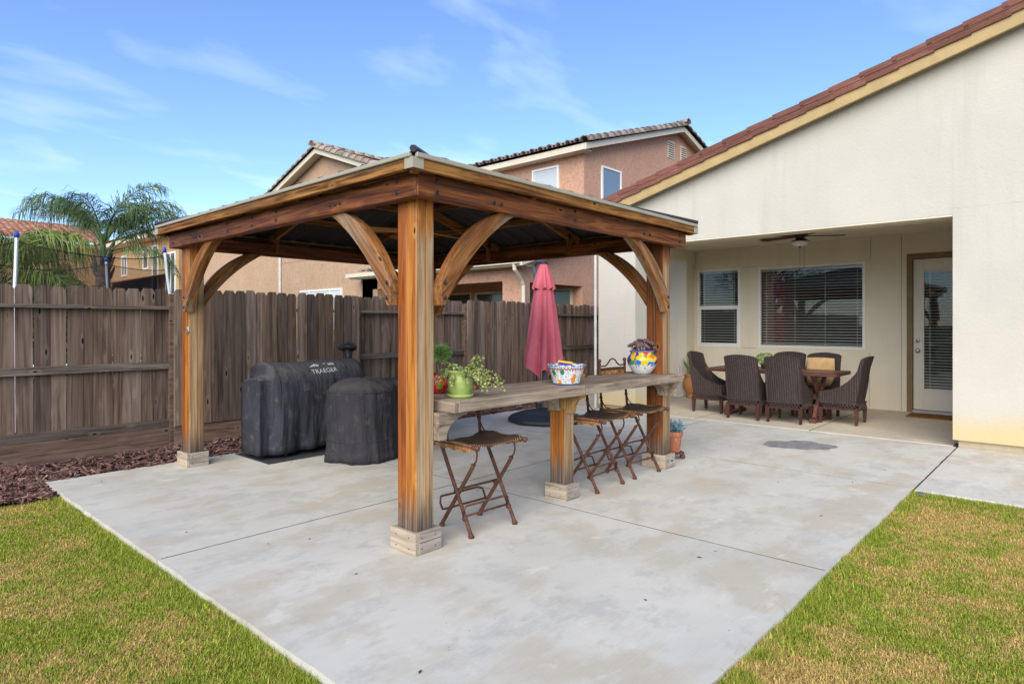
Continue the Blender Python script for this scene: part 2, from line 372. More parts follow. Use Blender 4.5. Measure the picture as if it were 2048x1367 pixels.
h = rng.uniform(0.007, 0.016, n) * (1 + 0.9 * edge * rng.uniform(0, 1.6, n)) * np.where(rng.uniform(0, 1, n) < 0.04, 1.7, 1.0); wd = rng.uniform(0.0009, 0.0019, n) * np.where(weed, 3.4, np.where(in_view(px, py), 1.0, np.where(in_view(px, py, 1.5, 1.4), 1.7, 3.0)))
az = rng.uniform(0, 2 * math.pi, n); lean = np.abs(rng.normal(0.95, 0.42, n)) * np.where(green > 0.5, 0.75, 1.25)
lean = np.clip(lean, 0, 1.5)
ca, sa = np.cos(az), np.sin(az); base = np.stack([px, py, np.where(px < 1.36, -0.052, -0.032) + 0.006 * np.sin(px * 3.1 + py) * np.sin(py * 2.3)], 1)
def pt(fr, bend):
    L = (h * 1.5 * fr)[:, None]; a = lean * bend
    return base + np.stack([ca * np.sin(a), sa * np.sin(a), np.cos(a)], 1) * L
side = np.stack([-sa, ca, np.zeros(n)], 1) * wd[:, None]
mid = pt(0.55, 0.7); tip = pt(1.0, 1.1)
V = np.stack([base - side, base + side, mid + side * 0.8, mid - side * 0.8, tip], 1).reshape(-1, 3)
me = bpy.data.meshes.new('grass'); me.vertices.add(5 * n); me.vertices.foreach_set('co', V.ravel())
idx = np.arange(n)[:, None] * 5 + np.array([0, 1, 2, 3, 3, 2, 4])[None, :]
me.loops.add(7 * n); me.loops.foreach_set('vertex_index', idx.ravel())
me.polygons.add(2 * n); ls = np.stack([np.arange(n) * 7, np.arange(n) * 7 + 4], 1).ravel(); me.polygons.foreach_set('loop_start', ls)
me.update(); me.validate()
gc = np.array([0.15, 0.235, 0.014]); gc2 = np.array([0.36, 0.38, 0.04]); sc_ = np.array([0.66, 0.48, 0.18]); sc2 = np.array([0.45, 0.285, 0.065])
u1 = rng.uniform(0, 1, n)[:, None]; u2 = np.where(rng.uniform(0, 1, n) < 0.25, 0.9, rng.uniform(0, 0.7, n))[:, None]
colr = (gc * (1 - u1) + gc2 * u1) * green[:, None] + (sc2 * (1 - u2) + sc_ * u2) * (1 - green[:, None])
colr = colr * rng.uniform(0.75, 1.2, n)[:, None]
at = me.color_attributes.new('col', 'FLOAT_COLOR', 'POINT')
at.data.foreach_set('color', np.repeat(np.concatenate([colr, np.ones((n, 1))], 1), 5, 0).ravel())
t = MT('grass_blade', 0.6, 0.3); vc = t.n('ShaderNodeVertexColor', layer_name='col'); t.color(vc.outputs[0])
t.b.inputs['Subsurface Weight'].default_value = 0.0
me.materials.append(t.m); go = bpy.data.objects.new('grass', me); C.objects.link(go)
tag(go, 'short lawn grass in green and straw coloured patches', 'grass', kind='stuff')
# concrete
def concrete(name, base, blot, warm, rough=0.72):
    t = MT(name, rough, 0.35); p = t.n('ShaderNodeNewGeometry').outputs['Position']; r = t.rand()
    ps = t.vm('MULTIPLY', p, (0.95, 1.25, 1))
    a = t.noise(ps, 0.8, 8, 0.66, 0.15); b = t.noise(ps, 2.3, 9, 0.70, 0.1); c = t.noise(p, 260, 3); d = t.noise(t.vm('MULTIPLY', p, (5, 160, 1)), 1, 4)
    col = t.ramp(a, [(0.30, tuple(x * 0.80 for x in base)), (0.45, base), (0.66, tuple(min(1, x * 1.14) for x in base))])
    col = t.mix(t.ma('MULTIPLY', t.smask(b, 0.48, 0.64), 0.62), col, blot)
    col = t.mix(t.ma('MULTIPLY', t.smask(t.noise(t.vm('ADD', ps, (17, 4, 0)), 1.5, 5, 0.6), 0.48, 0.62), 0.72), col, warm)
    e = t.noise(t.vm('ADD', ps, (5, 31, 0)), 5.5, 5, 0.6)
    col = t.mix(t.ma('MULTIPLY', t.smask(e, 0.57, 0.68), 0.34), col, tuple(x * 0.60 for x in base))
    col = t.mix(t.ma('MULTIPLY', t.smask(t.noise(t.vm('ADD', ps, (9, 1, 0)), 3.4, 6, 0.7), 0.57, 0.68), 0.5), col, tuple(min(1, x * 1.35) for x in base))
    col = t.mix(0.16, col, t.ramp(d, [(0.35, tuple(x * 0.72 for x in base)), (0.65, tuple(min(1, x * 1.15) for x in base))]))
    col = t.mix(0.14, col, t.ramp(c, [(0.35, tuple(x * 0.55 for x in base)), (0.65, tuple(min(1, x * 1.3) for x in base))]))
    spk = t.smask(t.vor(p, 9.0), 0.045, 0.02); col = t.mix(t.ma('MULTIPLY', spk, 0.8), col, (0.06, 0.05, 0.045))
    t.color(col); t.bump(t.ma('ADD', t.ma('MULTIPLY', d, 0.6), t.ma('MULTIPLY', c, 0.4)), 0.16, 0.004)
    t.rough(t.ramp(b, [(0.35, 0.62), (0.65, 0.85)])); return t.m
conc = concrete('patio_concrete', (0.54, 0.522, 0.455), (0.37, 0.36, 0.325), (0.445, 0.385, 0.275))
conc2 = concrete('covered_patio_concrete', (0.52, 0.455, 0.345), (0.45, 0.40, 0.31), (0.52, 0.44, 0.32))
GAP = 0.018; XS = [1.355, 3.855, 6.30, 8.742]; YS = [1.07, 4.08, 6.83]
slab = thing('concrete_patio', None, None, (5, 4, 0)); slab['kind'] = 'structure'
for i in range(3):
    for j in range(2):
        x0 = XS[i] + (GAP / 2 if i else 0); x1 = XS[i + 1] - GAP / 2; y0 = YS[j] + (GAP / 2 if j else 0); y1 = YS[j + 1] - (GAP / 2 if j == 0 else 0)
        def jag(a, b, amp): return [(lerp(a[0], b[0], k / 24) + (random.gauss(0, amp) if 0 < k and a[0] == b[0] else 0), lerp(a[1], b[1], k / 24) + (random.gauss(0, amp) if 0 < k and a[1] == b[1] else 0)) for k in range(24)]
        P4 = [(x0, y0), (x1, y0), (x1, y1), (x0, y1)]; am = (0.0035 if j == 0 else 0.0008, 0.0008, 0.0035 if j == 1 else 0.0008, 0.0035 if i == 0 else 0.0008)
        MB().prism(sum([jag(P4[k], P4[(k + 1) % 4], am[k]) for k in range(4)], []), 'z', -0.12, 0.0).build('slab_panel', conc, slab)
soilj = plain('joint_dirt', (0.14, 0.12, 0.095), 0.95, 0.1)
MB().box(1.38, 8.72, 1.09, 6.81, -0.118, -0.002).build('joint_bed', soilj, slab)
patch = MB(); pts = [(7.28, 2.62), (7.38, 2.34), (7.55, 2.12), (7.72, 2.05), (7.86, 2.10), (7.90, 2.30), (7.97, 2.44), (7.86, 2.60), (7.75, 2.66), (7.66, 2.80), (7.48, 2.78), (7.34, 2.74)]
PP = []
for i in range(len(pts)):
    a, b = pts[i], pts[(i + 1) % len(pts)]
    for k in range(4):
        q = k / 4; PP.append((lerp(a[0], b[0], q) + random.uniform(-.018, .018), lerp(a[1], b[1], q) + random.uniform(-.018, .018)))
patch.prism(PP, 'z', 0.0005, 0.004); 
tp = MT('repair_mortar', 0.9, 0.2); o = tp.n('ShaderNodeNewGeometry').outputs['Position']; tp.color(tp.ramp(tp.noise(o, 9, 6, 0.7), [(0.3, (0.13, 0.13, 0.133)), (0.7, (0.31, 0.30, 0.285))])); tp.bump(tp.noise(o, 60, 4), 0.5, 0.006)
patch.build('repair_patch', tp.m, slab)
wk = thing('walkway', None, None, (7.5, 0, 0)); wk['kind'] = 'structure'
MB().cbox(6.22, 8.70, -3.0, 1.07 - 0.012, -0.12, 0.004, 0.009).build('slab_panel', conc, wk)
MB().cbox(6.22, 8.70, -9.0, -3.012, -0.12, 0.004, 0.009).build('slab_panel', conc, wk)
ex = MB().box(6.24, 8.70, 1.059, 1.069, -0.1, -0.004); ex.build('expansion_joint', plain('black_joint_filler', (0.03, 0.03, 0.032), 0.9), wk)
cp = thing('covered_patio_floor', None, None, (10.2, 3.5, 0)); cp['kind'] = 'structure'
for a, b in ((1.104, 2.655), (2.665, 4.255), (4.265, 7.55)):
    MB().cbox(8.752, 11.72, a, b, -0.12, 0.006, 0.007).build('slab_panel', conc2, cp)
MB().box(8.76, 11.7, 1.12, 7.5, -0.118, 0.004).build('joint_bed', soilj, cp)
# mulch bed
t = MT('mulch_soil', 0.95, 0.1); p = t.n('ShaderNodeNewGeometry').outputs['Position']
t.color(t.ramp(t.noise(p, 40, 6, 0.7), [(0.3, (0.018, 0.011, 0.010)), (0.7, (0.075, 0.042, 0.036))])); t.bump(t.noise(p, 45, 4), 1.0, 0.03); mulch_base = t.m
def mz(x, y): return -0.035 + 0.035 * float(vnoise(x * 2.3, y * 2.3, 5)) + 0.03 * float(vnoise(x * 9, y * 9, 6))
bed = MB()
bed.grid([[(x, y, mz(x, y) - 0.02) for x in np.linspace(-9.4, 1.362, 80)] for y in np.linspace(6.36, 7.83, 16)])
bed.grid([[(x, y, mz(x, y) - 0.02) for x in np.linspace(1.362, 8.9, 70)] for y in np.linspace(6.832, 7.83, 12)])
mb = tag(bed.build('mulch_bed', mulch_base, smooth=True), kind='structure')
chips = MB(); ccol = []
for i in range(9500):
    if random.random() < 0.42: x, y = random.uniform(-0.4, 1.42), random.uniform(6.30, 7.76)
    else: x, y = random.uniform(-2.5, 8.8), random.uniform(6.79, 7.76)
    if x > 1.34 and y < 6.80: continue
    L = random.uniform(0.015, 0.055); W = random.uniform(0.004, 0.010); H = random.uniform(0.002, 0.005)
    M = Matrix.Translation((x, y, mz(x, y) + random.uniform(-0.018, 0.012))) @ Matrix.Rotation(random.uniform(0, 6.28), 4, 'Z') @ Matrix.Rotation(random.gauss(0, 0.35), 4, 'Y') @ Matrix.Rotation(random.gauss(0, 0.5), 4, 'X')
    chips.box(-L, L, -W, W, -H, H, M); k = random.random(); q = random.uniform(0.5, 1.3)
    c = (0.16 * q, 0.085 * q, 0.072 * q) if k < 0.8 else (0.26 * q, 0.17 * q, 0.13 * q) if k < 0.95 else (0.05, 0.03, 0.027)
    ccol += [(*c, 1)] * 8
cm = chips.mesh('bark_chips'); at = cm.color_attributes.new('col', 'FLOAT_COLOR', 'POINT'); at.data.foreach_set('color', np.array(ccol).ravel())
t = MT('bark_chip', 0.9, 0.2); vc = t.n('ShaderNodeVertexColor', layer_name='col'); t.color(vc.outputs[0]); cm.materials.append(t.m)
tag(put('bark_chips', cm), 'dark red brown bark chips strewn along the fence', 'mulch', kind='stuff')
# ------------------------------------------------------------------ fence
fence = thing('wooden_fence', 'weathered brown dog-eared board fence behind the mulch bed', 'fence', (4.5, 7.8, -0.05))
FY = 7.80; TOP = 1.80
def board_mesh(w, h, d=0.018):
    e = 0.028; return MB().prism([(-w / 2, 0), (w / 2, 0), (w / 2, h - e), (w / 2 - e * 0.85, h), (-w / 2 + e * 0.85, h), (-w / 2, h - e)], 'y', -d / 2, d / 2)
bmesh_ = [board_mesh(wd_, 1).mesh('board') for wd_ in (0.130, 0.136, 0.139, 0.141)]
for m_ in bmesh_: m_.materials.append(fence_m)
PAN = [(-9.41, -6.97, 1), (-6.97, -4.53, 0), (-4.53, -2.09, 1), (-2.09, 0.33, 0), (0.33, 2.77, 1), (2.77, 5.27, 0), (5.27, 7.45, 1), (7.45, 9.90, 0), (9.90, 12.34, 1), (12.34, 14.8, 0)]
Z0 = 0.20
def board(x, y, w, z0, z1):
    m_ = min(bmesh_, key=lambda q: abs(max(v.co.x for v in q.vertices) * 2 - w))
    o = put('board', m_, None, fence, True, (x, y, z0), (random.gauss(0, 0.006), random.gauss(0, 0.0035), random.gauss(0, 0.01)), (1, 1, z1 - z0)); return o
for (x0, x1, rails) in PAN:
    x = x0 + (0.012 if rails else 0.002)
    while x < x1 - 0.02:
        wd_ = random.choice((0.130, 0.136, 0.139, 0.141))
        if x + wd_ > x1 + 0.012:
            if x1 - x < 0.06: break
        gp = random.choice((0.002, 0.003, 0.005, 0.008)) if rails else random.choice((0.001, 0.002, 0.003, 0.006))
        board(min(x + wd_ / 2, x1 - wd_ / 2 + 0.01), FY + (0.072 if rails else -0.012), wd_, Z0 + (0.10 if rails else 0.02), TOP + random.gauss(0, 0.008) + (0.0 if rails else 0.012))
        x += wd_ + gp
    ys = (FY - 0.0, FY + 0.062) if rails else (FY + 0.0, FY + 0.062)
    a = x0 + 0.046; b = x1 - 0.046
    for (za_, zb_) in ((1.565, 1.603), (0.885, 0.968), (0.215, 0.305)):
        MB().cbox(a, b, ys[0] + (0.012 if zb_ - za_ > 0.05 else 0), ys[1], za_, zb_, 0.003).build('rail', fence_r, fence)
    yk = FY - 0.005
    MB().cbox(a - 0.04 if not rails else a, b + (0.04 if not rails else 0), yk + (0.012 if rails else 0.0), yk + 0.04, -0.09, 0.212, 0.003).build('kickboard', kick_m, fence)
for xp in sorted({q[0] for q in PAN}):
    MB().cbox(xp - 0.045, xp + 0.045, FY - 0.022 + 0.02, FY + 0.085, -0.2, TOP - 0.05, 0.004).build('post', kick_m, fence)
rk = MB().lathe([(0.02, 0.0), (0.055, 0.012), (0.06, 0.03), (0.035, 0.05), (0.004, 0.056)], 14, (6.16, 1.0, -0.05), lambda r, z, th_, f: (r * (1 + 0.25 * math.sin(2 * th_ + 1) + 0.1 * math.sin(5 * th_)), z)); o = rk.build('stone', plain('grey_stone', (0.12, 0.12, 0.13), 0.9, 0.2, 0, 0.3, 30), smooth=True)
tag(o, 'small dark stone in the grass at the walkway corner', 'stone')
lit = MB(); rd0 = random.Random(77)                       # dry leaf bits blown over the slab
for i in range(46):
    x, y = (rd0.uniform(1.5, 8.4), rd0.uniform(1.2, 6.7)); a = rd0.uniform(0, 6.28); l = rd0.uniform(0.006, 0.018); w_ = l * rd0.uniform(0.3, 0.6)
    M = Matrix.Translation((x, y, 0.0025)) @ Matrix.Rotation(a, 4, 'Z') @ Matrix.Rotation(rd0.gauss(0, 0.12), 4, 'Y'); lit.add([(-l, 0, 0), (0, -w_, 0.002), (l, 0, 0), (0, w_, 0.001)], [(0, 1, 2, 3)], M)
tag(lit.build('leaf_litter', plain('dry_leaf', (0.09, 0.06, 0.035), 0.9, 0.1, 0, 0.4, 3)), 'tiny dry leaf bits scattered over the concrete', 'leaf litter', kind='stuff')
# ------------------------------------------------------------------ gazebo
GX0, GX1, GY0, GY1 = 2.415, 5.67, 2.975, 6.715        # outer faces of the post feet
BB, BT = 2.155, 2.295
gz = thing('gazebo', 'stained cedar gazebo with arched braces and low metal hip roof on the patio', 'gazebo', ((GX0 + GX1) / 2, (GY0 + GY1) / 2, 0))
PWX, PWY, FB = 0.145, 0.185, 0.032
boltm = plain('bolt_steel', (0.045, 0.045, 0.055), 0.4, 0.5, 0.7)
zinc = plain('zinc', (0.42, 0.43, 0.45), 0.35, 0.5, 0.8)
boltmesh = MB().lathe([(0.0145, 0), (0.0145, 0.003), (0.011, 0.006), (0.004, 0.0075)], 12).lathe([(0.006, 0.004), (0.006, 0.012), (0.004, 0.014)], 6).mesh('bolt'); boltmesh.materials.append(boltm)
def bolt(p, d, par):
    rot = {'-x': (0, R(-90), 0), '-y': (R(90), 0, 0), '+x': (0, R(90), 0), '+y': (R(-90), 0, 0)}[d]
    return put('bolt', boltmesh, None, par, True, p, rot)
footw = wood('foot_trim_lumber', 'y', dark=(0.13, 0.10, 0.075), mid=(0.36, 0.29, 0.21), light=(0.50, 0.42, 0.32), spec=0.15, rough=0.85, var=0.2)
footw2 = wood('foot_trim_lumber_x', 'x', dark=(0.12, 0.10, 0.08), mid=(0.32, 0.275, 0.225), light=(0.46, 0.41, 0.35), spec=0.15, rough=0.85, var=0.2)
nailm = plain('nail_hole', (0.03, 0.022, 0.018), 0.7)
nail = MB().lathe([(0.004, -0.001), (0.004, 0.001)], 8).mesh('nail'); nail.materials.append(nailm)
def foot(x0, x1, y0, y1, par, h=0.135, z0=0.0):
    b = 0.03
    MB().cbox(x0, x0 + b, y0 + 0.001, y1, z0, z0 + h, 0.003).build('foot_trim', footw, par)
    MB().cbox(x1 - b, x1, y0 + b, y1 - 0.001, z0, z0 + h - 0.002, 0.003).build('foot_trim', footw, par)
    MB().cbox(x0 + b + 0.0015, x1 + 0.001, y0, y0 + b - 0.001, z0, z0 + h, 0.003).build('foot_trim', footw2, par)
    MB().cbox(x0 + b, x1 - b, y1 - b, y1 - 0.002, z0, z0 + h - 0.003, 0.003).build('foot_trim', footw2, par)
    for q in (0.25, 0.75):
        for zz_ in (0.25, 0.75):
            put('nail', nail, None, par, True, (x0 - 0.001, lerp(y0, y1, q), z0 + h * zz_), (0, R(-90), 0))
            put('nail', nail, None, par, True, (lerp(x0, x1, q), y0 - 0.001, z0 + h * zz_), (R(90), 0, 0))
def post(x, y, par, top, m1=None, m2=None):
    m1 = m1 or post_m; m2 = m2 or post_m2
    """laminated post, two timbers side by side with a seam on the wide face"""
    s = y + PWY * 0.52
    q = x + PWX * 0.56
    MB().cbox(x, q - 0.001, y, s - 0.001, 0.0, top, 0.006).build('post', m1, par)
    MB().cbox(q, x + PWX, y + 0.0015, s - 0.0015, 0.0, top, 0.006).build('post', m1, par)
    MB().cbox(x + 0.002, x + PWX - 0.002, s, y + PWY, 0.0, top, 0.005).build('post', m2, par)
corners = []
for (xa, sx) in ((GX0, 1), (GX1, -1)):
    for (ya, sy) in ((GY0, 1), (GY1, -1)):
        x0 = xa + FB if sx > 0 else xa - FB - PWX; y0 = ya + FB if sy > 0 else ya - FB - PWY
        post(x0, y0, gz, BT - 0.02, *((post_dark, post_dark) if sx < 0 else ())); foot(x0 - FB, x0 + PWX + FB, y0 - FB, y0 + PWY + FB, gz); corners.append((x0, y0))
OX0, OX1, OY0, OY1 = GX0 - 0.055, GX1 + 0.055, GY0 - 0.07, GY1 + 0.055
TH = 0.075
def bevbeam(x0, x1, y0, y1, z0, z1, m): return MB().cbox(x0, x1, y0, y1, z0, z1, 0.006).build('beam', m, gz)
bevbeam(OX0, OX0 + TH, OY0 + 0.004, OY1, BB, BT, stain['y']); bevbeam(OX1 - TH, OX1, OY0 + TH + 0.002, OY1 - TH - 0.002, BB, BT, stain['y'])
bevbeam(OX0 + 0.010, OX1 + 0.03, OY0 - 0.006, OY0 + TH - 0.008, BB + 0.001, BT + 0.001, stain['x'])
bevbeam(OX0 + TH + 0.002, OX1, OY1 - TH, OY1 - 0.002, BB, BT, stain['x'])
# arched knee braces
def arc(p0, p1, bulge, n=10):
    (a, b), (c, d) = p0, p1; L = math.hypot(c - a, d - b); nx, ny = -(d - b) / L, (c - a) / L
    return [(lerp(a, c, k / n) + nx * bulge * 4 * (k / n) * (1 - k / n), lerp(b, d, k / n) + ny * bulge * 4 * (k / n) * (1 - k / n)) for k in range(n + 1)]
BRL, BRH, BWd = 0.74, 0.62, 0.105
outer = arc((0.0, BB - BRH + 0.105), (BRL - 0.21, BB + 0.01), 0.070)
prof = [(0.0, BB - BRH - 0.02), (0.035, BB - BRH - 0.02)] + arc((0.06, BB - BRH + 0.03), (BRL - 0.04, BB + 0.01), 0.058) + outer[::-1]
def brace(axis, base, sgn, c0, c1):
    if axis == 'y': m = MB().prism([(base + sgn * a, b) for a, b in prof], 'x', c0, c1)
    else: m = MB().prism([(base + sgn * a, b) for a, b in prof], 'y', c0, c1)
    o = m.build('knee_brace', brace_m[axis + ('a' if sgn > 0 else 'b')], gz)
    mod = o.modifiers.new('bevel', 'BEVEL'); mod.width = 0.005; mod.segments = 1
    return o
for (x0, y0) in corners:
    fx = x0 < 4; fy = y0 < 5
    bx0 = OX0 + 0.03 if fx else OX1 - 0.03 - BWd * 0.8
    brace('y', y0 + PWY if fy else y0, 1 if fy else -1, bx0, bx0 + BWd * 0.8)
    by0 = OY0 + 0.035 if fy else OY1 - 0.03 - BWd * 0.8
    brace('x', x0 + PWX if fx else x0, 1 if fx else -1, by0, by0 + BWd * 0.8)
for zz_ in (BB - BRH + 0.03, BB - BRH + 0.125):
    bolt((OX0 + 0.03, corners[0][1] + PWY + 0.028, zz_), '-x', gz); bolt((OX0 + 0.03, corners[1][1] - 0.028, zz_), '-x', gz)
    bolt((corners[0][0] + PWX + 0.028, OY0 + 0.035, zz_), '-y', gz); bolt((corners[2][0] - 0.028, OY0 + 0.035, zz_), '-y', gz)
for y, zs in ((3.08, (0.3, 0.78)), (3.70, (0.42,)), (3.76, (0.42,)), (3.82, (0.42,)), (4.58, (0.3, 0.75)), (4.98, (0.3, 0.75)), (5.43, (0.3, 0.75)), (6.02, (0.42,)), (6.09, (0.42,)), (6.16, (0.42,)), (6.66, (0.35,))):
    for q in zs: bolt((OX0, y, lerp(BB, BT, q)), '-x', gz)
for x, zs in ((2.52, (0.3, 0.78)), (3.02, (0.35,)), (3.09, (0.35,)), (3.92, (0.32, 0.8)), (4.95, (0.35,)), (5.05, (0.35,)), (5.62, (0.3, 0.75))):
    for q in zs: bolt((x, OY0 - 0.006, lerp(BB, BT, q)), '-y', gz)
# eaves: wood fascia with a metal drip edge, hip roof of ribbed metal
E = 0.095; EX0, EX1, EY0, EY1 = OX0 - E, OX1 + E, OY0 - E, OY1 + E
FZ0, FZ1, MZ1 = 2.286, 2.352, 2.378
fas = {a: wood('fascia_cedar_' + a, a, dark=(0.035, 0.012, 0.005), mid=(0.19, 0.075, 0.017), light=(0.38, 0.19, 0.05), grey=(0.22, 0.155, 0.085), greyamt=0.16, cross=34, contrast=1.5, blotch=0.65) for a in 'xy'}
drip = plain('drip_edge_metal', (0.33, 0.30, 0.225), 0.5, 0.4, 0.0, 0.05)
roofm = plain('roof_metal', (0.055, 0.052, 0.05), 0.45, 0.4, 0.5, 0.2)
for (a, b, c, d, ax) in ((EX0, EX0 + 0.035, EY0 + 0.036, EY1 - 0.036, 'y'), (EX1 - 0.035, EX1, EY0 + 0.036, EY1 - 0.036, 'y'), (EX0 + 0.002, EX1 - 0.002, EY0, EY0 + 0.035, 'x'), (EX0 + 0.002, EX1 - 0.002, EY1 - 0.035, EY1, 'x')):
    MB().cbox(a, b, c, d, FZ0, FZ1 - 0.003, 0.003).build('fascia', fas[ax], gz)
for (a, b, c, d) in ((EX0 - 0.014, EX0 + 0.012, EY0 + 0.02, EY1 - 0.02), (EX1 - 0.012, EX1 + 0.014, EY0 + 0.02, EY1 - 0.02)):
    MB().cbox(a, b, c, d, FZ1, MZ1, 0.004).build('drip_edge', drip, gz)
for (c, d) in ((EY0 - 0.014, EY0 + 0.012), (EY1 - 0.012, EY1 + 0.014)):
    MB().cbox(EX0 + 0.02, EX1 - 0.02, c, d, FZ1 - 0.0015, MZ1 + 0.0015, 0.004).build('drip_edge', drip, gz)
for (x, y) in ((EX0, EY0), (EX1, EY0), (EX0, EY1), (EX1, EY1)):
    sx = 1 if x < 4 else -1; sy = 1 if y < 4.5 else -1; m = MB()
    xa, xb = sorted((x - sx * 0.004, x + sx * 0.075)); ya, yb = sorted((y - sy * 0.004, y + sy * 0.004)); m.box(xa, xb, ya, yb, FZ0 + 0.004, FZ1 - 0.0005)
    xa, xb = sorted((x - sx * 0.0035, x + sx * 0.004)); ya, yb = sorted((y + sy * 0.0045, y + sy * 0.075)); m.box(xa, xb, ya, yb, FZ0 + 0.004, FZ1 - 0.0005)
    m.build('corner_bracket', drip, gz)
    MB().lathe([(0.028, FZ0 - 0.012), (0.036, FZ0)], 8, (x + sx * 0.055, y + sy * 0.055, 0)).build('corner_block', fas['x'], gz)
CX, CY = (EX0 + EX1) / 2, (EY0 + EY1) / 2; SL = 0.30; HX = (EX1 - EX0) / 2; HY = (EY1 - EY0) / 2
PK = MZ1 + SL * HX; RH = HY - HX                       # short ridge along y
def roofz(x, y):
    dx = HX - abs(x - CX); dy = HY - abs(y - CY); return MZ1 + SL * max(0, min(dx, dy))
rib = []
def rib_side(axis, sgn):
    m = MB(); L = HY if axis == 'x' else HX; n = int(2 * L / 0.062); s = np.linspace(-L, L, n + 1)
    for lo in (0.0, -0.012):
        for i in range(n):
            q = []
            for k in (i, i + 1):
                z_ = 0.010 if (k % 4 == 0) else 0.0
                run = min(HX, L - abs(s[k]))
                for d in (0, run):
                    h = MZ1 + SL * d + (z_ if d > 0 or True else 0) + lo
                    if axis == 'x': q.append((CX + sgn * (HX - d), CY + s[k], h))
                    else: q.append((CX + s[k], CY + sgn * (HY - d), h))
            m.add(q, [(0, 1, 3, 2)])
    return m.build('roof_panel', roofm, gz)
for a, sg_ in (('x', 1), ('x', -1), ('y', 1), ('y', -1)): rib_side(a, sg_)
cap = plain('ridge_cap_metal', (0.035, 0.035, 0.037), 0.5, 0.4, 0.4)
for sx in (1, -1):
    for sy in (1, -1):
        a = Vector((CX + sx * (HX + 0.0), CY + sy * (HY + 0.0), MZ1 + 0.018)); b = Vector((CX, CY + sy * RH, PK + 0.022))
        MB().tube([a, b], 0.022, 6).build('hip_cap', cap, gz)
MB().tube([(CX, CY - RH - 0.02, PK + 0.022), (CX, CY + RH + 0.02, PK + 0.022)], 0.035, 6).build('ridge_cap', cap, gz)
# rafters under the roof
def stick(a, b, w, h, name, mat):
    a = Vector(a); b = Vector(b); d = (b - a); L = d.length; q = d.to_track_quat('X', 'Z')
    M = Matrix.Translation(a) @ q.to_matrix().to_4x4(); return MB().cbox(0, L, -w / 2, w / 2, -h / 2, h / 2, 0.003, M).build(name, mat, gz)
dn = 0.07
for sx in (1, -1):
    for sy in (1, -1):
        stick((CX + sx * (HX - 0.1), CY + sy * (HY - 0.1), MZ1 + 0.04 - dn), (CX, CY + sy * RH, PK - dn), 0.04, 0.09, 'hip_rafter', darkw['x'])
for s in (-0.62, 0.62):
    for sx in (1, -1):
        run = HX; stick((CX + sx * (HX - 0.06), CY + s * 1.0, MZ1 + 0.02 - dn), (CX + sx * abs(max(0, abs(s) - RH)), CY + s, MZ1 + SL * (HX - max(0, abs(s) - RH)) - dn), 0.04, 0.09, 'rafter', darkw['x'])
    for sy in (1, -1):
        stick((CX + s, CY + sy * (HY - 0.06), MZ1 + 0.02 - dn), (CX + s, CY + sy * (RH + abs(s)), MZ1 + SL * (HX - abs(s)) - dn), 0.04, 0.09, 'rafter', darkw['y'])
for f in (0.35, 0.66):      # purlin rings
    hx, hy = HX * (1 - f), HY - HX * f; z_ = MZ1 + SL * HX * f - 0.045
    for sy in (1, -1): stick((CX - hx, CY + sy * hy, z_), (CX + hx, CY + sy * hy, z_), 0.035, 0.06, 'purlin', darkw['x'])
    for sx in (1, -1): stick((CX + sx * hx, CY - hy, z_), (CX + sx * hx, CY + hy, z_), 0.035, 0.06, 'purlin', darkw['y'])
for s in (-0.62, 0.62):
    for sy in (1, -1): MB().cbox(CX + s - 0.02, CX + s + 0.02, CY + sy * (HY - 0.24) - 0.02, CY + sy * (HY - 0.24) + 0.02, BB + 0.03, MZ1 + 0.03, 0.003).build('strut', darkw['z'], gz)
    for sx in (1, -1): MB().cbox(CX + sx * (HX - 0.24) - 0.02, CX + sx * (HX - 0.24) + 0.02, CY + s - 0.02, CY + s + 0.02, BB + 0.03, MZ1 + 0.03, 0.003).build('strut', darkw['z'], gz)
MB().cbox(CX - 0.07, CX + 0.07, CY - 0.16, CY + 0.16, PK - 0.16, PK - 0.03, 0.01).build('king_block', darkw['y'], gz)
# bottle opener on the left post
bo = MB().cbox(-0.006, 0, -0.022, 0.022, -0.02, 0.035, 0.003).prism([(-0.035, -0.012), (0.035, -0.012), (0.022, -0.03), (-0.022, -0.03)], 'x', -0.022, -0.004)
bo.lathe([(0.016, 0), (0.012, 0.01)], 10, M=Matrix.Translation((-0.006, 0, 0.012)) @ Matrix.Rotation(R(-90), 4, 'Y'))
o = bo.build('bottle_opener', zinc, loc=(corners[1][0] - 0.001, corners[1][1] + 0.02, 1.345)); tag(o, 'small cast metal bottle opener screwed to gazebo post', 'bottle opener')
# ceiling fan inside the gazebo
fn = thing('ceiling_fan', 'wood bladed ceiling fan hanging under the gazebo roof', 'ceiling fan', (CX, CY, PK - 0.10))
MB().tube([(CX, CY, PK - 0.10), (CX, CY, 2.42)], 0.014, 8).build('down_rod', boltm, fn)
MB().lathe([(0.03, 2.44), (0.09, 2.42), (0.11, 2.36), (0.09, 2.30), (0.05, 2.27), (0.02, 2.25)], 20, (CX, CY, 0)).build('motor_housing', boltm, fn, smooth=True)
bl = wood('fan_blade_wood', 'x', dark=(0.13, 0.05, 0.015), mid=(0.34, 0.16, 0.05), light=(0.45, 0.25, 0.09), knots=False)
blm = MB().prism([(0.10, -0.03), (0.2, -0.055), (0.58, -0.075), (0.62, -0.06), (0.62, 0.06), (0.58, 0.075), (0.2, 0.055), (0.10, 0.03)], 'z', -0.004, 0.004, Matrix.Rotation(R(10), 4, 'X')).mesh('fan_blade'); blm.materials.append(bl)
for k in range(5): put('fan_blade', blm, None, fn, True, (CX, CY, 2.315), (0, 0, R(72 * k - 62)))
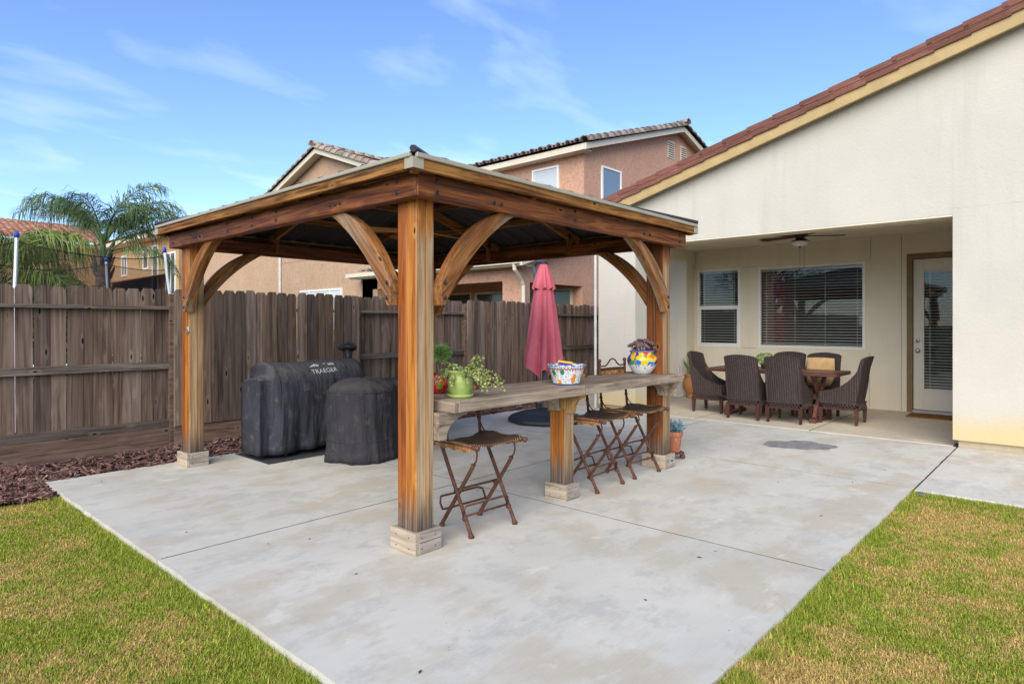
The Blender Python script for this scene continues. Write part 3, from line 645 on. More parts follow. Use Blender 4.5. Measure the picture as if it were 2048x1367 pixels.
# ------------------------------------------------------------------ bar counter on the gazebo's near side
bar = thing('bar_counter', 'weathered grey plank bar counter fixed between two gazebo posts', 'bar counter', (4.1, 3.15, 0))
T0, T1 = 0.845, 0.915
xm = 4.045
for (x0, x1) in ((2.69, xm - 0.004), (xm + 0.004, 5.64)):
    MB().cbox(x0, x1, 2.885, 2.925, T0, T1 + 0.001, 0.004).build('edge_board', weath['x'], bar)
    ys = [2.927, 3.065, 3.203, 3.341, 3.475]
    for k in range(4):
        xa = x0 + (0.0 if x0 < 3 else 0); xb = x1 - (0.001 if x0 < 3 else 0.002 * k)
        xa += 0.05 * (k == 3 and x0 < 3)
        MB().cbox(xa + 0.001, xb, ys[k], ys[k + 1] - 0.005, T1 - 0.036, T1 - 0.001 * (k % 2), 0.004).build('plank', weath['x'], bar)
MB().cbox(2.652, 2.688, 2.887, 3.40, T0 + 0.001, T1 - 0.001, 0.004).build('end_board', weath['y'], bar)
MB().cbox(5.642, 5.678, 2.887, 3.47, T0 + 0.001, T1 - 0.001, 0.004).build('end_board', weath['y'], bar)
def corbel(xc, y0, y1, sgn, l=0.16, h=0.13):
    pr = [(0, T0), (0, T0 - h)] + [(l * (0.25 + 0.75 * (1 - math.cos(k / 8 * math.pi / 2))), T0 - h + (h - 0.03) * math.sin(k / 8 * math.pi / 2)) for k in range(9)] + [(l, T0)]
    return MB().prism([(xc + sgn * a, b) for a, b in pr], 'y', y0, y1).build('corbel', weath['x'], bar)
bw = 0.125; bx = 3.985; by = 3.05
bpm = wood('bar_post_cedar', 'z', post=False, dark=(0.10, 0.05, 0.018), mid=(0.32, 0.18, 0.06), light=(0.48, 0.30, 0.11))
MB().cbox(bx, bx + bw, by, by + 0.15, 0, T0, 0.006).build('post', post_m, bar)
foot(bx - 0.028, bx + bw + 0.028, by - 0.03, by + 0.18, bar, 0.125)
corbel(bx, by + 0.03, by + 0.12, -1); corbel(bx + bw, by + 0.03, by + 0.12, 1)
def corbely(yc, x0, x1, sgn, l=0.13, h=0.15):
    pr = [(0, T0), (0, T0 - h)] + [(l * (0.25 + 0.75 * (1 - math.cos(k / 8 * math.pi / 2))), T0 - h + (h - 0.03) * math.sin(k / 8 * math.pi / 2)) for k in range(9)] + [(l, T0)]
    return MB().prism([(yc + sgn * a, b) for a, b in pr], 'x', x0, x1).build('corbel', bpm, bar)
corbely(by, bx + 0.02, bx + bw - 0.02, -1); corbely(by + 0.15, bx + 0.02, bx + bw - 0.02, 1)
MB().cbox(bx - 0.0285, bx - 0.0005, by - 0.02, by + 0.17, T0 - 0.115, T0, 0.004).build('cleat', bpm, bar)
bolt((bx - 0.0285, by + 0.06, T0 - 0.06), '-x', bar)
px0 = corners[0][0] + PWX; qx0 = corners[2][0]
corbel(px0, 2.96, 3.05, 1, 0.24, 0.17); corbel(qx0, 2.96, 3.05, -1, 0.13, 0.13); corbel(qx0 + PWX, 2.96, 3.05, 1, 0.12, 0.13)
for y_ in (2.99, 3.36): MB().cbox(2.69, 5.64, y_, y_ + 0.038, T0 + 0.001, T1 - 0.037, 0.003).build('bearer', weath['x'], bar)
# ------------------------------------------------------------------ the house with the covered patio
HX_, YC0, YC1 = 8.70, 1.10, 5.25          # gable wall plane, the patio opening from y to y
YL = 5.95; XB = 11.70; HDR = 2.65; CEIL = 2.84
house_w = stucco('house_stucco', (0.51, 0.48, 0.41), (0.56, 0.44, 0.24), (0.10, 0.50), 80, 0.32)
patio_w = stucco('patio_stucco', (0.68, 0.605, 0.455), None, scale=80, bump=0.3)
trimw = plain('window_vinyl', (0.72, 0.70, 0.64), 0.45, 0.4, 0, 0.04)
fasc_h = plain('fascia_paint', (0.42, 0.30, 0.135), 0.6, 0.3, 0, 0.10, 5)
base_c = concrete('foundation', (0.46, 0.38, 0.25), (0.34, 0.28, 0.19), (0.50, 0.41, 0.26))
house = thing('house', 'cream stucco house with gable end and recessed covered patio', 'house', (11, 2, 0))
def rz(y): return 4.12 - 0.2745 * (y - 2.126)            # underside of the rake board
YR = -2.2                                                # ridge
def rake(y): return rz(y) if y >= YR else rz(2 * YR - y)
W = MB(); th = 0.30
W.prism([(YC0, HDR), (YL, HDR), (YL, rake(YL) + 0.1), (YC0, rake(YC0) + 0.1)], 'x', HX_, HX_ + th)
W.prism([(-9.5, 0.085), (YC0 - 0.0005, 0.085), (YC0 - 0.0005, rake(YC0) + 0.1), (YR, rake(YR) + 0.1), (-9.5, rake(-9.5) + 0.1)], 'x', HX_, HX_ + th)
W.box(HX_, HX_ + 0.62, YC1, YL, 0.085, HDR - 0.001)
W.build('gable_wall', house_w, house)
W = MB(); W.box(HX_ + 0.045, HX_ + 0.3, -9.5, YC0 - 0.05, -0.1, 0.084); W.box(HX_ + 0.045, HX_ + 0.6, YC1 + 0.045, YL - 0.045, -0.1, 0.084); W.build('foundation', base_c, house)
# patio shell: back wall with openings, side walls, ceiling
WIN = [(4.79, 5.655, 0.965, 2.465), (2.68, 4.45, 0.975, 2.445)]; DOOR = (1.00, 2.085, 0.0, 2.52)
def wall_with_holes(y0, y1, z0, z1, holes, x0, x1):
    m = MB(); ys = sorted({y0, y1, *[h[0] for h in holes], *[h[1] for h in holes]})
    for a, b in zip(ys, ys[1:]):
        hs = sorted([h for h in holes if h[0] <= a + 1e-6 and h[1] >= b - 1e-6], key=lambda h: h[2]); z = z0
        for h in hs:
            if h[2] > z: m.box(x0, x1, a, b, z, h[2])
            z = h[3]
        if z < z1: m.box(x0, x1, a, b, z, z1)
    return m
wall_with_holes(0.6, 5.72, 0.0, CEIL + 0.1, WIN + [DOOR], XB, XB + 0.16).build('patio_back_wall', patio_w, house)
W = MB(); W.box(11.37, XB + 0.16, 5.721, 6.25, 0, CEIL + 0.1); W.box(HX_ + 0.62, 11.369, 5.721, YL, HDR, CEIL + 0.1); W.build('patio_side_wall', patio_w, house)
MB().box(HX_ + th + 0.001, XB + 6.0, 0.7, YC0 - 0.001, 0, CEIL + 0.1).build('patio_side_wall', patio_w, house)
MB().box(HX_ + th + 0.001, XB - 0.001, YC0 + 0.001, 5.72, CEIL, CEIL + 0.05).build('patio_ceiling', patio_w, house)
MB().box(HX_ + 0.003, HX_ + th - 0.002, YC0 + 0.001, YC1 - 0.001, HDR - 0.02, HDR - 0.001).build('header_soffit', patio_w, house)
# stucco control joints
jm = plain('control_joint', (0.33, 0.29, 0.21), 0.9)
def vj(x, y, z0, z1): MB().box(x - 0.003, x + 0.001, y - 0.004, y + 0.004, z0, z1).build('control_joint', jm, house)
def hj(x, y0, y1, z): MB().box(x - 0.003, x + 0.001, y0, y1, z - 0.004, z + 0.004).build('control_joint', jm, house)
vj(XB, 2.60, 2.47, CEIL - 0.01); vj(XB, 2.16, 0.02, CEIL - 0.01); vj(XB, 5.69, 2.48, CEIL - 0.01); hj(XB, 4.49, 4.75, 2.47); hj(XB, 4.49, 4.75, 0.955); vj(XB, 2.62, 0.04, 0.93)
jl = plain('stucco_reveal', (0.50, 0.48, 0.42), 0.9)
MB().box(HX_ - 0.002, HX_ + 0.001, -9.4, YC0, 2.722, 2.730).build('control_joint', jl, house)
# rake fascia, roof deck, rake tiles
def raked(y0, y1, x0, x1, lo, hi, name, mat):
    return MB().prism([(y0, rake(y0) + lo), (y1, rake(y1) + lo), (y1, rake(y1) + hi), (y0, rake(y0) + hi)], 'x', x0, x1).build(name, mat, house)
EV = 6.42
raked(-2.0, EV, HX_ - 0.17, HX_ - 0.125, 0.0, 0.175, 'rake_fascia', fasc_h)
raked(-2.2, EV, HX_ - 0.124, HX_ - 0.001, 0.125, 0.15, 'rake_soffit', fasc_h)
raked(YR, EV - 0.01, HX_ - 0.12, HX_ + 12, 0.178, 0.215, 'roof_deck', plain('roof_felt', (0.10, 0.06, 0.05), 0.9))
MB().prism([(YR, rake(YR) + 0.178), (-9.9, rake(-9.9) + 0.178), (-9.9, rake(-9.9) + 0.215), (YR, rake(YR) + 0.215)], 'x', HX_ - 0.12, HX_ + 12).build('roof_deck', plain('roof_felt_2', (0.10, 0.06, 0.05), 0.9), house)
tilem = MT('red_roof_tile', 0.85, 0.2); o = tilem.obj(); r_ = tilem.rand()
tv = tilem.vm('ADD', o, tilem.comb(tilem.ma('MULTIPLY', r_, 31.0), 0.0, 0.0))
tcol = tilem.ramp(tilem.noise(tilem.vm('MULTIPLY', tv, (3, 2, 40)), 1, 5, 0.6), [(0.3, (0.115, 0.048, 0.035)), (0.55, (0.20, 0.085, 0.062)), (0.75, (0.28, 0.14, 0.105))])
tcol = tilem.mix(1.0, tcol, tilem.ramp(r_, [(0, 0.82), (1, 1.12)]), 'MULTIPLY'); tilem.color(tcol); tilem.bump(tilem.noise(tv, 60, 4), 0.3, 0.004); tilem = tilem.m
rakeroof = MB().prism([(EV, rake(EV) + 0.216), (EV + 0.02, rake(EV) + 0.216), (EV + 0.02, rake(EV) + 0.25), (EV, rake(EV) + 0.25)], 'x', HX_ - 0.12, HX_ + 12).build('roof', tilem, house)
ang = math.atan(0.2745)
TL = 0.405; tm = MB()
# rake tile: flat wing over the deck plus a ribbed vertical leg hanging over the fascia
leg = [(-0.022, -0.105), (0.0, -0.105), (0.0, 0.03), (0.16, 0.03), (0.16, 0.052), (-0.012, 0.052), (-0.022, 0.042), (-0.022, 0.012), (-0.028, 0.010), (-0.028, -0.028), (-0.022, -0.030), (-0.022, -0.06), (-0.026, -0.062), (-0.026, -0.10)]
tm.prism(leg, 'y', -TL / 2, TL / 2)
tmesh = tm.mesh('rake_tile'); tmesh.materials.append(tilem)
y = EV - 0.12
k = 0
while y > YR + 0.1:
    zc = rake(y) + 0.245
    # local x -> world x outward is negative, so the leg (negative x) hangs outside the fascia
    o = put('rake_tile', tmesh, None, rakeroof, True, (HX_ - 0.172, y, zc), (-ang + R(2.6), 0, 0))
    pin = put('tile_screw', nail, zinc, rakeroof, True, (HX_ - 0.203, y - 0.02, zc - 0.035), (0, R(-90), 0)); k += 1
    y -= 0.345
FT = MB()                                               # field tiles of the slope, seen only at its edge
for i in range(26):
    ya = EV - 0.34 * i; yb = ya - 0.40
    if yb < YR: break
    FT.prism([(ya, rake(ya) + 0.235), (yb, rake(yb) + 0.222), (yb, rake(yb) + 0.24), (ya, rake(ya) + 0.262)], 'x', HX_ + 0.02, HX_ + 11.9)
FT.build('field_tiles', tilem, house)
MB().tube([(HX_ - 0.05, YL + 0.03, 0.02), (HX_ - 0.05, YL + 0.03, rake(YL) - 0.02)], 0.022, 8).build('downspout', plain('white_metal', (0.50, 0.50, 0.48), 0.4), house)
MB().cbox(HX_ - 0.15, HX_ + 11, EV - 0.0, EV + 0.10, rake(EV) + 0.03, rake(EV) + 0.14, 0.01).build('gutter', plain('gutter_paint', (0.62, 0.57, 0.46), 0.5), house)
# windows: vinyl frame, glass, venetian blind
gl = MT('window_glass', 0.02, 0.5)
for q in list(gl.t.nodes):
    if q.type != 'OUTPUT_MATERIAL': gl.t.nodes.remove(q)
tr = gl.n('ShaderNodeBsdfTransparent'); tr.inputs[0].default_value = (0.92, 0.94, 0.93, 1); gs = gl.n('ShaderNodeBsdfGlossy'); gs.inputs['Roughness'].default_value = 0.015
fr = gl.n('ShaderNodeFresnel'); fr.inputs[0].default_value = 1.42; ms = gl.n('ShaderNodeMixShader')
gl.t.links.new(fr.outputs[0], ms.inputs[0]); gl.t.links.new(tr.outputs[0], ms.inputs[1]); gl.t.links.new(gs.outputs[0], ms.inputs[2])
gl.t.links.new(ms.outputs[0], [q for q in gl.t.nodes if q.type == 'OUTPUT_MATERIAL'][0].inputs[0]); glass = gl.m
slatm = plain('blind_slat', (0.52, 0.51, 0.47), 0.5, 0.3, 0, 0.03)
def frame(y0, y1, z0, z1, x0, x1, w, name, par, mat):
    m = MB(); m.cbox(x0, x1, y0, y0 + w, z0, z1, 0.003); m.cbox(x0, x1, y1 - w, y1, z0, z1, 0.003)
    m.cbox(x0 + 0.001, x1, y0 + w, y1 - w, z0 + 0.0005, z0 + w, 0.003); m.cbox(x0 + 0.001, x1, y0 + w, y1 - w, z1 - w, z1 - 0.0005, 0.003)
    return m.build(name, mat, par)
def pane(y0, y1, z0, z1, x, par):
    return MB().box(x, x + 0.004, y0, y1, z0, z1).build('pane', glass, par)
def blind(y0, y1, z0, z1, x, par, step=0.050, wdt=0.030, tilt=-30):
    m = MB(); z = z1 - 0.02; M0 = Matrix.Rotation(R(tilt), 4, 'Y')
    while z > z0 + 0.02:
        m.box(-wdt / 2, wdt / 2, y0, y1, -0.0012, 0.0012, Matrix.Translation((x, 0, z)) @ M0); z -= step
    m.box(x - 0.02, x + 0.02, y0, y1, z1 - 0.02, z1 + 0.02); m.box(x - 0.012, x + 0.012, y0, y1, z0, z0 + 0.014)
    n = max(2, int((y1 - y0) / 0.45) + 1)
    for i in range(n):
        yy = lerp(y0 + 0.08, y1 - 0.08, i / (n - 1)); m.box(x - 0.0135, x - 0.0125, yy - 0.004, yy + 0.004, z0, z1)
    o = m.build('blind', slatm, par); return o
(a0, a1, b0, b1), (c0, c1, d0, d1) = WIN
w1 = frame(a0, a1, b0, b1, XB - 0.012, XB + 0.06, 0.042, 'window', house, trimw); zm = 1.715
frame(a0 + 0.043, a1 - 0.043, b0 + 0.043, zm, XB + 0.004, XB + 0.04, 0.028, 'sash', w1, trimw)
MB().cbox(XB - 0.006, XB + 0.05, a0 + 0.043, a1 - 0.043, zm + 0.001, zm + 0.042, 0.003).build('meeting_rail', trimw, w1)
pane(a0 + 0.072, a1 - 0.072, b0 + 0.072, zm - 0.029, XB + 0.02, w1); pane(a0 + 0.043, a1 - 0.043, zm + 0.043, b1 - 0.043, XB + 0.03, w1)
blind(a0 + 0.05, a1 - 0.05, b0 + 0.05, b1 - 0.06, XB + 0.065, w1)
w2 = frame(c0, c1, d0, d1, XB - 0.012, XB + 0.06, 0.042, 'window', house, trimw)
pane(c0 + 0.043, c1 - 0.043, d0 + 0.043, d1 - 0.043, XB + 0.02, w2); blind(c0 + 0.05, c1 - 0.05, d0 + 0.05, d1 - 0.06, XB + 0.065, w2)
# door
dfm = plain('door_frame_paint', (0.19, 0.125, 0.055), 0.6, 0.3, 0, 0.15); drm = plain('door_paint', (0.63, 0.575, 0.46), 0.5, 0.4, 0, 0.04)
y0, y1 = 1.085, 2.0
D = MB(); D.cbox(XB + 0.03, XB + 0.075, y1 - 0.135, y1, 0.05, 2.43, 0.003); D.cbox(XB + 0.03, XB + 0.075, y0, y0 + 0.135, 0.05, 2.43, 0.003)
D.box(XB + 0.0305, XB + 0.0745, y0 + 0.135, y1 - 0.135, 0.0505, 0.37); D.box(XB + 0.0305, XB + 0.0745, y0 + 0.135, y1 - 0.135, 2.24, 2.4295)
dr = D.build('door', drm, house)
frame(y0 + 0.125, y1 - 0.125, 0.36, 2.25, XB + 0.022, XB + 0.0295, 0.022, 'glazing_bead', dr, drm)
pane(y0 + 0.136, y1 - 0.136, 0.371, 2.239, XB + 0.04, dr); blind(y0 + 0.14, y1 - 0.14, 0.375, 2.235, XB + 0.062, dr, 0.046, 0.026)
F = MB(); F.cbox(XB - 0.02, XB + 0.10, y1 + 0.004, y1 + 0.084, 0.0, 2.515, 0.004); F.cbox(XB - 0.02, XB + 0.10, y0 - 0.08, y1 + 0.004, 2.435, 2.516, 0.004); F.build('door_frame', dfm, house)
MB().cbox(XB - 0.03, XB + 0.10, y0 - 0.02, y1 + 0.003, 0.0, 0.045, 0.004).build('threshold', plain('aluminium_sill', (0.38, 0.36, 0.34), 0.4, 0.5, 0.6), house)
kn = MB(); Mx = Matrix.Translation((XB + 0.03, y1 - 0.065, 0.0)) @ Matrix.Rotation(R(-90), 4, 'Y')
kn.lathe([(0.03, 0), (0.03, 0.006), (0.012, 0.01), (0.012, 0.035), (0.027, 0.045), (0.03, 0.058), (0.02, 0.068), (0.002, 0.07)], 16, M=Matrix.Translation((0, 0, 0.98)) @ Mx)
kn.lathe([(0.03, 0), (0.028, 0.014), (0.012, 0.018), (0.002, 0.02)], 16, M=Matrix.Translation((0, 0, 1.14)) @ Mx); kn.build('door_knob', zinc, dr, smooth=True)
# the room behind the windows
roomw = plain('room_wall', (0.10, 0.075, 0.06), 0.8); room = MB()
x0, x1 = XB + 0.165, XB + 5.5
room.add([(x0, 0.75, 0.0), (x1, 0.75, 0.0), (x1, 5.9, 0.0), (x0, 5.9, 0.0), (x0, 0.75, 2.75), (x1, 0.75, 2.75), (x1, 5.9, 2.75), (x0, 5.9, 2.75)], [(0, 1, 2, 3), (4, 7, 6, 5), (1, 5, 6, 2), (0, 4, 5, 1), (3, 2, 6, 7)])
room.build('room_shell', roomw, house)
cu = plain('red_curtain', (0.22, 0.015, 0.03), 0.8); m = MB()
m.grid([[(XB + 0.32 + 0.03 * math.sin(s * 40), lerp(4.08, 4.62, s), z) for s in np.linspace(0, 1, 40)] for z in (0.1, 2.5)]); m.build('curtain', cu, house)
lm = MT('lamp_bulb'); lm.color((1, 0.7, 0.3)); lm.b.inputs['Emission Color'].default_value = (1, 0.62, 0.25, 1); lm.b.inputs['Emission Strength'].default_value = 9
MB().ball((XB + 2.0, 2.52, 1.90), 0.035).build('light_bulb', lm.m, house)
MB().tube([(XB + 2.0, 2.52, 1.92), (XB + 2.0, 2.52, 2.745)], 0.006, 6).build('lamp_cord', boltm, house)
# patio ceiling fan with light bowl and pull chains
pf = thing('ceiling_fan', 'dark bronze ceiling fan with frosted light bowl under covered patio ceiling', 'ceiling fan', (10.2, 3.24, CEIL))
bron = plain('bronze', (0.025, 0.018, 0.014), 0.45, 0.5, 0.5)
fx, fy = 10.2, 3.24
MB().lathe([(0.075, CEIL), (0.08, CEIL - 0.03), (0.105, CEIL - 0.035), (0.115, CEIL - 0.075), (0.06, CEIL - 0.11), (0.06, CEIL - 0.135), (0.12, CEIL - 0.15), (0.13, CEIL - 0.165)], 24, (fx, fy, 0)).build('motor_housing', bron, pf, smooth=True)
MB().lathe([(0.128, CEIL - 0.166), (0.12, CEIL - 0.19), (0.085, CEIL - 0.225), (0.03, CEIL - 0.24), (0.004, CEIL - 0.242)], 24, (fx, fy, 0)).build('light_bowl', plain('frosted_glass', (0.72, 0.70, 0.62), 0.4, 0.4, 0, 0.03), pf, smooth=True)
MB().lathe([(0.02, CEIL - 0.242), (0.012, CEIL - 0.262), (0.003, CEIL - 0.27)], 12, (fx, fy, 0)).build('finial', bron, pf)
for dx_, ln in ((0.0, 0.33), (0.06, 0.28)):
    MB().tube([(fx, fy - dx_, CEIL - 0.22), (fx, fy - dx_, CEIL - 0.26 - ln)], 0.0018, 5).lathe([(0.004, 0.0), (0.007, 0.012), (0.002, 0.03)], 8, (fx, fy - dx_, CEIL - 0.28 - ln)).build('pull_chain', bron, pf)
bl2 = wood('dark_fan_blade', 'x', dark=(0.03, 0.014, 0.008), mid=(0.10, 0.045, 0.025), light=(0.15, 0.07, 0.04), knots=False)
bm2 = MB().prism([(0.10, -0.025), (0.16, -0.045), (0.56, -0.07), (0.64, -0.035), (0.64, 0.05), (0.58, 0.07), (0.16, 0.045), (0.10, 0.025)], 'z', -0.004, 0.004, Matrix.Rotation(R(11), 4, 'X')).mesh('fan_blade'); bm2.materials.append(bl2)
for k in range(5): put('fan_blade', bm2, None, pf, True, (fx, fy, CEIL - 0.085), (0, 0, R(72 * k + 10)))
mat_ = MT('coir', 0.95, 0.1); o = mat_.obj(); mat_.color(mat_.ramp(mat_.noise(o, 30, 5), [(0.35, (0.13, 0.055, 0.015)), (0.65, (0.27, 0.125, 0.035))])); mat_.bump(mat_.noise(o, 200, 2), 0.6, 0.01)
dm = thing('doormat', 'brown coir doormat with dark end lying before the patio door', 'doormat', (11.3, 1.6, 0.006))
MB().cbox(11.02, 11.47, 1.22, 1.98, 0.006, 0.026, 0.005).build('mat', mat_.m, dm)
MB().cbox(11.05, 11.44, 1.25, 1.42, 0.0265, 0.030, 0.001).build('border', plain('mat_dark', (0.04, 0.03, 0.025), 0.95), dm)
# ------------------------------------------------------------------ neighbouring two-storey house
NS = stucco('neighbour_stucco', (0.52, 0.305, 0.205), None, scale=38, bump=0.6, blot=0.12, specks=0.55)
NS2 = stucco('tan_stucco', (0.46, 0.315, 0.205), None, scale=38, bump=0.6, blot=0.10, specks=0.5)
trim2 = plain('cream_trim', (0.62, 0.565, 0.44), 0.6, 0.3, 0, 0.05)
def tile_mat(name, cols):
    t = MT(name, 0.88, 0.15); o = t.obj(); r = t.rand(); q = t.vm('ADD', o, t.comb(t.ma('MULTIPLY', r, 40.0), t.ma('MULTIPLY', r, 23.0), 0.0))
    cell = t.vor(t.vm('MULTIPLY', q, (2.6, 3.2, 2.6)), 1, 'F1', 'Color')
    k = t.ramp(t.ma('ADD', t.ma('MULTIPLY', t.noise(q, 3, 6, 0.7), 0.6), t.ma('MULTIPLY', t.sep(cell)[0], 0.4)), [(0.25, cols[0]), (0.5, cols[1]), (0.75, cols[2])])
    t.color(k); t.bump(t.noise(q, 40, 4), 0.4, 0.01); return t.m
greytile = tile_mat('grey_brown_tile', ((0.10, 0.075, 0.065), (0.19, 0.15, 0.135), (0.30, 0.255, 0.22)))
tantile = tile_mat('tan_tile', ((0.17, 0.13, 0.10), (0.31, 0.25, 0.195), (0.42, 0.35, 0.28)))
redtile = tile_mat('terracotta_roof_tile', ((0.21, 0.085, 0.05), (0.37, 0.17, 0.105), (0.50, 0.28, 0.185)))
def barrel_mesh(L, r0, r1, mat, n=8):
    m = MB(); V = []; F = []
    for (x, r) in ((0, r0), (L, r1)):
        for rr in (r, r - 0.018):
            for k in range(n + 1):
                a = math.pi * k / n; V.append((x, rr * math.cos(a), rr * math.sin(a)))
    s = n + 1
    for k in range(n):
        F += [(k, k + 1, 2 * s + k + 1, 2 * s + k), (s + k + 1, s + k, 3 * s + k, 3 * s + k + 1), (k + 1, k, s + k, s + k + 1), (2 * s + k, 2 * s + k + 1, 3 * s + k + 1, 3 * s + k)]
    m.add(V, F); me = m.mesh('tile'); me.materials.append(mat); me.polygons.foreach_set('use_smooth', [i % 4 < 2 for i in range(len(me.polygons))]); return me
def tiles_along(a, b, me, L, par, name='rake_tile', roll=0):
    """barrel tiles laid from a (low) to b (high), each lapping the one below"""
    a = Vector(a); b = Vector(b); d = b - a; n = max(1, round(d.length / L)); q = d.normalized().to_track_quat('X', 'Z')
    for k in range(n):
        p = a + d * (k / n); o = put(name, me, None, par, True, tuple(p + Vector((0, 0, 0.012)))); o.rotation_mode = 'QUATERNION'
        o.rotation_quaternion = q @ Matrix.Rotation(R(2.2), 4, 'Y').to_quaternion()
def wavy_roof(o, e, u, ne, nu, name, mat, par, amp=0.05, step=0.022):
    """tiled slope: o corner at the eave, e vector along the eave, u vector up the slope, ne waves, nu courses"""
    o = Vector(o); e = Vector(e); u = Vector(u); nrm = e.cross(u).normalized(); nrm = nrm if nrm.z > 0 else -nrm; m = MB(); P = []
    pv = 6
    for j in range(nu):
        for f in (0.0, 0.999):
            row = []
            for i in range(ne * pv + 1):
                s = i / (ne * pv); ph = 2 * math.pi * (i % pv) / pv
                row.append(tuple(o + e * s + u * ((j + f) / nu) + nrm * (amp * (0.5 + 0.5 * math.cos(ph)) ** 0.8 + step * (1 - f))))
            P.append(row)
    m.grid(P); ob = m.build(name, mat, par, smooth=False); return ob
nb = thing('neighbour_house', 'orange-pink stucco two-storey house with tiled roofs beyond the fence', 'house', (14, 14, -0.05))
XP, XM, YN = 10.83, 13.23, 9.5
# main block
ridge = 18.17; sl = 0.307
def mz_(x): return 5.93 - (abs(x - ridge) - (ridge - 12.9)) * sl
W = MB(); W.prism([(XM, -0.1), (2 * ridge - XM, -0.1), (2 * ridge - XM, mz_(XM) - 0.02), (ridge, mz_(ridge) - 0.02), (XM, mz_(XM) - 0.02)], 'y', YN, 19.0)
W.build('wall', NS, nb)
for s in (1, -1):       # rake boards and eave fascia
    pr = [(ridge - s * (ridge - 12.9), 5.78), (ridge, mz_(ridge) - 0.15), (ridge, mz_(ridge)), (ridge - s * (ridge - 12.9), 5.93)]
    MB().prism(pr, 'y', YN - 0.30, YN - 0.25).build('rake_fascia', trim2, nb)
    MB().prism([(ridge - s * (ridge - 12.95), 5.90), (ridge - s * 0.002, mz_(ridge) - 0.03), (ridge - s * 0.002, mz_(ridge) + 0.03), (ridge - s * (ridge - 12.95), 5.96)], 'y', YN - 0.249, 19.2).build('roof_deck', trim2, nb)
MB().box(12.88, 12.93, YN - 0.245, 18.9, 5.78, 5.93).build('eave_fascia', trim2, nb)
MB().box(12.931, XM - 0.001, YN - 0.245, 18.9, 5.79, 5.80).build('soffit', trim2, nb)
rf = wavy_roof((12.82, YN - 0.25, 5.965), (0, 9.2, 0), (ridge - 12.82, 0, (ridge - 12.82) * sl), 31, 15, 'roof', greytile, nb)
wavy_roof((2 * ridge - 12.82, YN - 0.25, 5.965), (0, 9.2, 0), (-(ridge - 12.82), 0, (ridge - 12.82) * sl), 31, 8, 'roof', greytile, nb)
bt = barrel_mesh(0.40, 0.145, 0.125, greytile)
tiles_along((12.85, YN - 0.27, 5.955), (ridge, YN - 0.27, mz_(ridge) + 0.03), bt, 0.335, rf)
tiles_along((2 * ridge - 12.85, YN - 0.27, 5.955), (ridge, YN - 0.27, mz_(ridge) + 0.03), bt, 0.335, rf)
tiles_along((ridge, YN - 0.45, mz_(ridge) + 0.09), (ridge, 18.8, mz_(ridge) + 0.09), bt, 0.37, rf, 'ridge_tile')
et = barrel_mesh(0.34, 0.10, 0.085, greytile)
for k in range(31):
    put('eave_tile', et, None, rf, True, (12.78, YN - 0.10 + k * 9.2 / 31, 5.972), (0, -math.atan(sl) + R(3), 0))
# flat panes of the far windows reflect the sky
sky_gl = MT('far_window_glass', 0.05, 0.5); sky_gl.color((0.10, 0.13, 0.14)); sky_gl.b.inputs['Coat Weight'].default_value = 1.0; sky_gl.b.inputs['Coat Roughness'].default_value = 0.03; sky_gl.b.inputs['Coat IOR'].default_value = 1.9
pale_gl = MT('shaded_window_glass', 0.05, 0.5); pale_gl.color((0.50, 0.52, 0.50)); pale_gl.b.inputs['Coat Weight'].default_value = 1.0; pale_gl.b.inputs['Coat IOR'].default_value = 1.8
green_gl = MT('screen_glass', 0.15, 0.5); green_gl.color((0.035, 0.055, 0.035)); green_gl.b.inputs['Coat Weight'].default_value = 0.5
whitef = plain('white_window_frame', (0.78, 0.77, 0.73), 0.45, 0.4, 0, 0.03)
def nwin(axis, c, a0, a1, z0, z1, par, gm, splits=(), w=0.05, fm=None):
    """window set proud on a wall: axis x -> wall plane x=c spanning y a0..a1; axis y -> wall plane y=c spanning x"""
    m = MB(); g_ = MB()
    def bx(u0, u1, v0, v1, d0, d1, t_):
        if axis == 'x': t_.box(c - d1, c - d0, u0, u1, v0, v1)
        else: t_.box(u0, u1, c - d1, c - d0, v0, v1)
    bx(a0, a0 + w, z0, z1, 0, 0.045, m); bx(a1 - w, a1, z0, z1, 0, 0.045, m); bx(a0 + w, a1 - w, z0, z0 + w, 0, 0.044, m); bx(a0 + w, a1 - w, z1 - w, z1, 0, 0.044, m)
    ed = [a0 + w] + [lerp(a0, a1, s) for s in splits] + [a1 - w]
    for s in splits: bx(lerp(a0, a1, s) - w * 0.45, lerp(a0, a1, s) + w * 0.45, z0 + w, z1 - w, 0, 0.043, m)
    f = m.build('window', fm or whitef, par)
    for p_, q_ in zip(ed, ed[1:]):
        g_ = MB(); bx(p_ + 0.002, q_ - 0.002, z0 + w, z1 - w, 0.001, 0.018, g_); g_.build('pane', gm, f)
    return f
nwin('x', XM, 10.30, 11.22, 4.35, 5.62, nb, pale_gl)
nwin('y', YN, 14.0, 14.96, 4.35, 5.62, nb, sky_gl)
for (a, b) in ((17.62, 18.04), (18.46, 18.84)):
    f = MB(); f.box(a, b, YN - 0.02, YN - 0.001, 6.55, 7.08); v_ = f.build('gable_vent', trim2, nb); l_ = MB()
    for k in range(7): l_.box(a + 0.03, b - 0.03, YN - 0.026, YN - 0.0205, 6.585 + k * 0.068, 6.585 + k * 0.068 + 0.034)
    l_.build('louvre', plain('vent_dark', (0.16, 0.10, 0.08), 0.9), v_)
cjn = plain('neighbour_joint', (0.24, 0.13, 0.09), 0.9)
MB().box(XM + 0.1, 23.0, YN - 0.004, YN + 0.001, 3.42, 3.435).build('control_joint', cjn, nb)
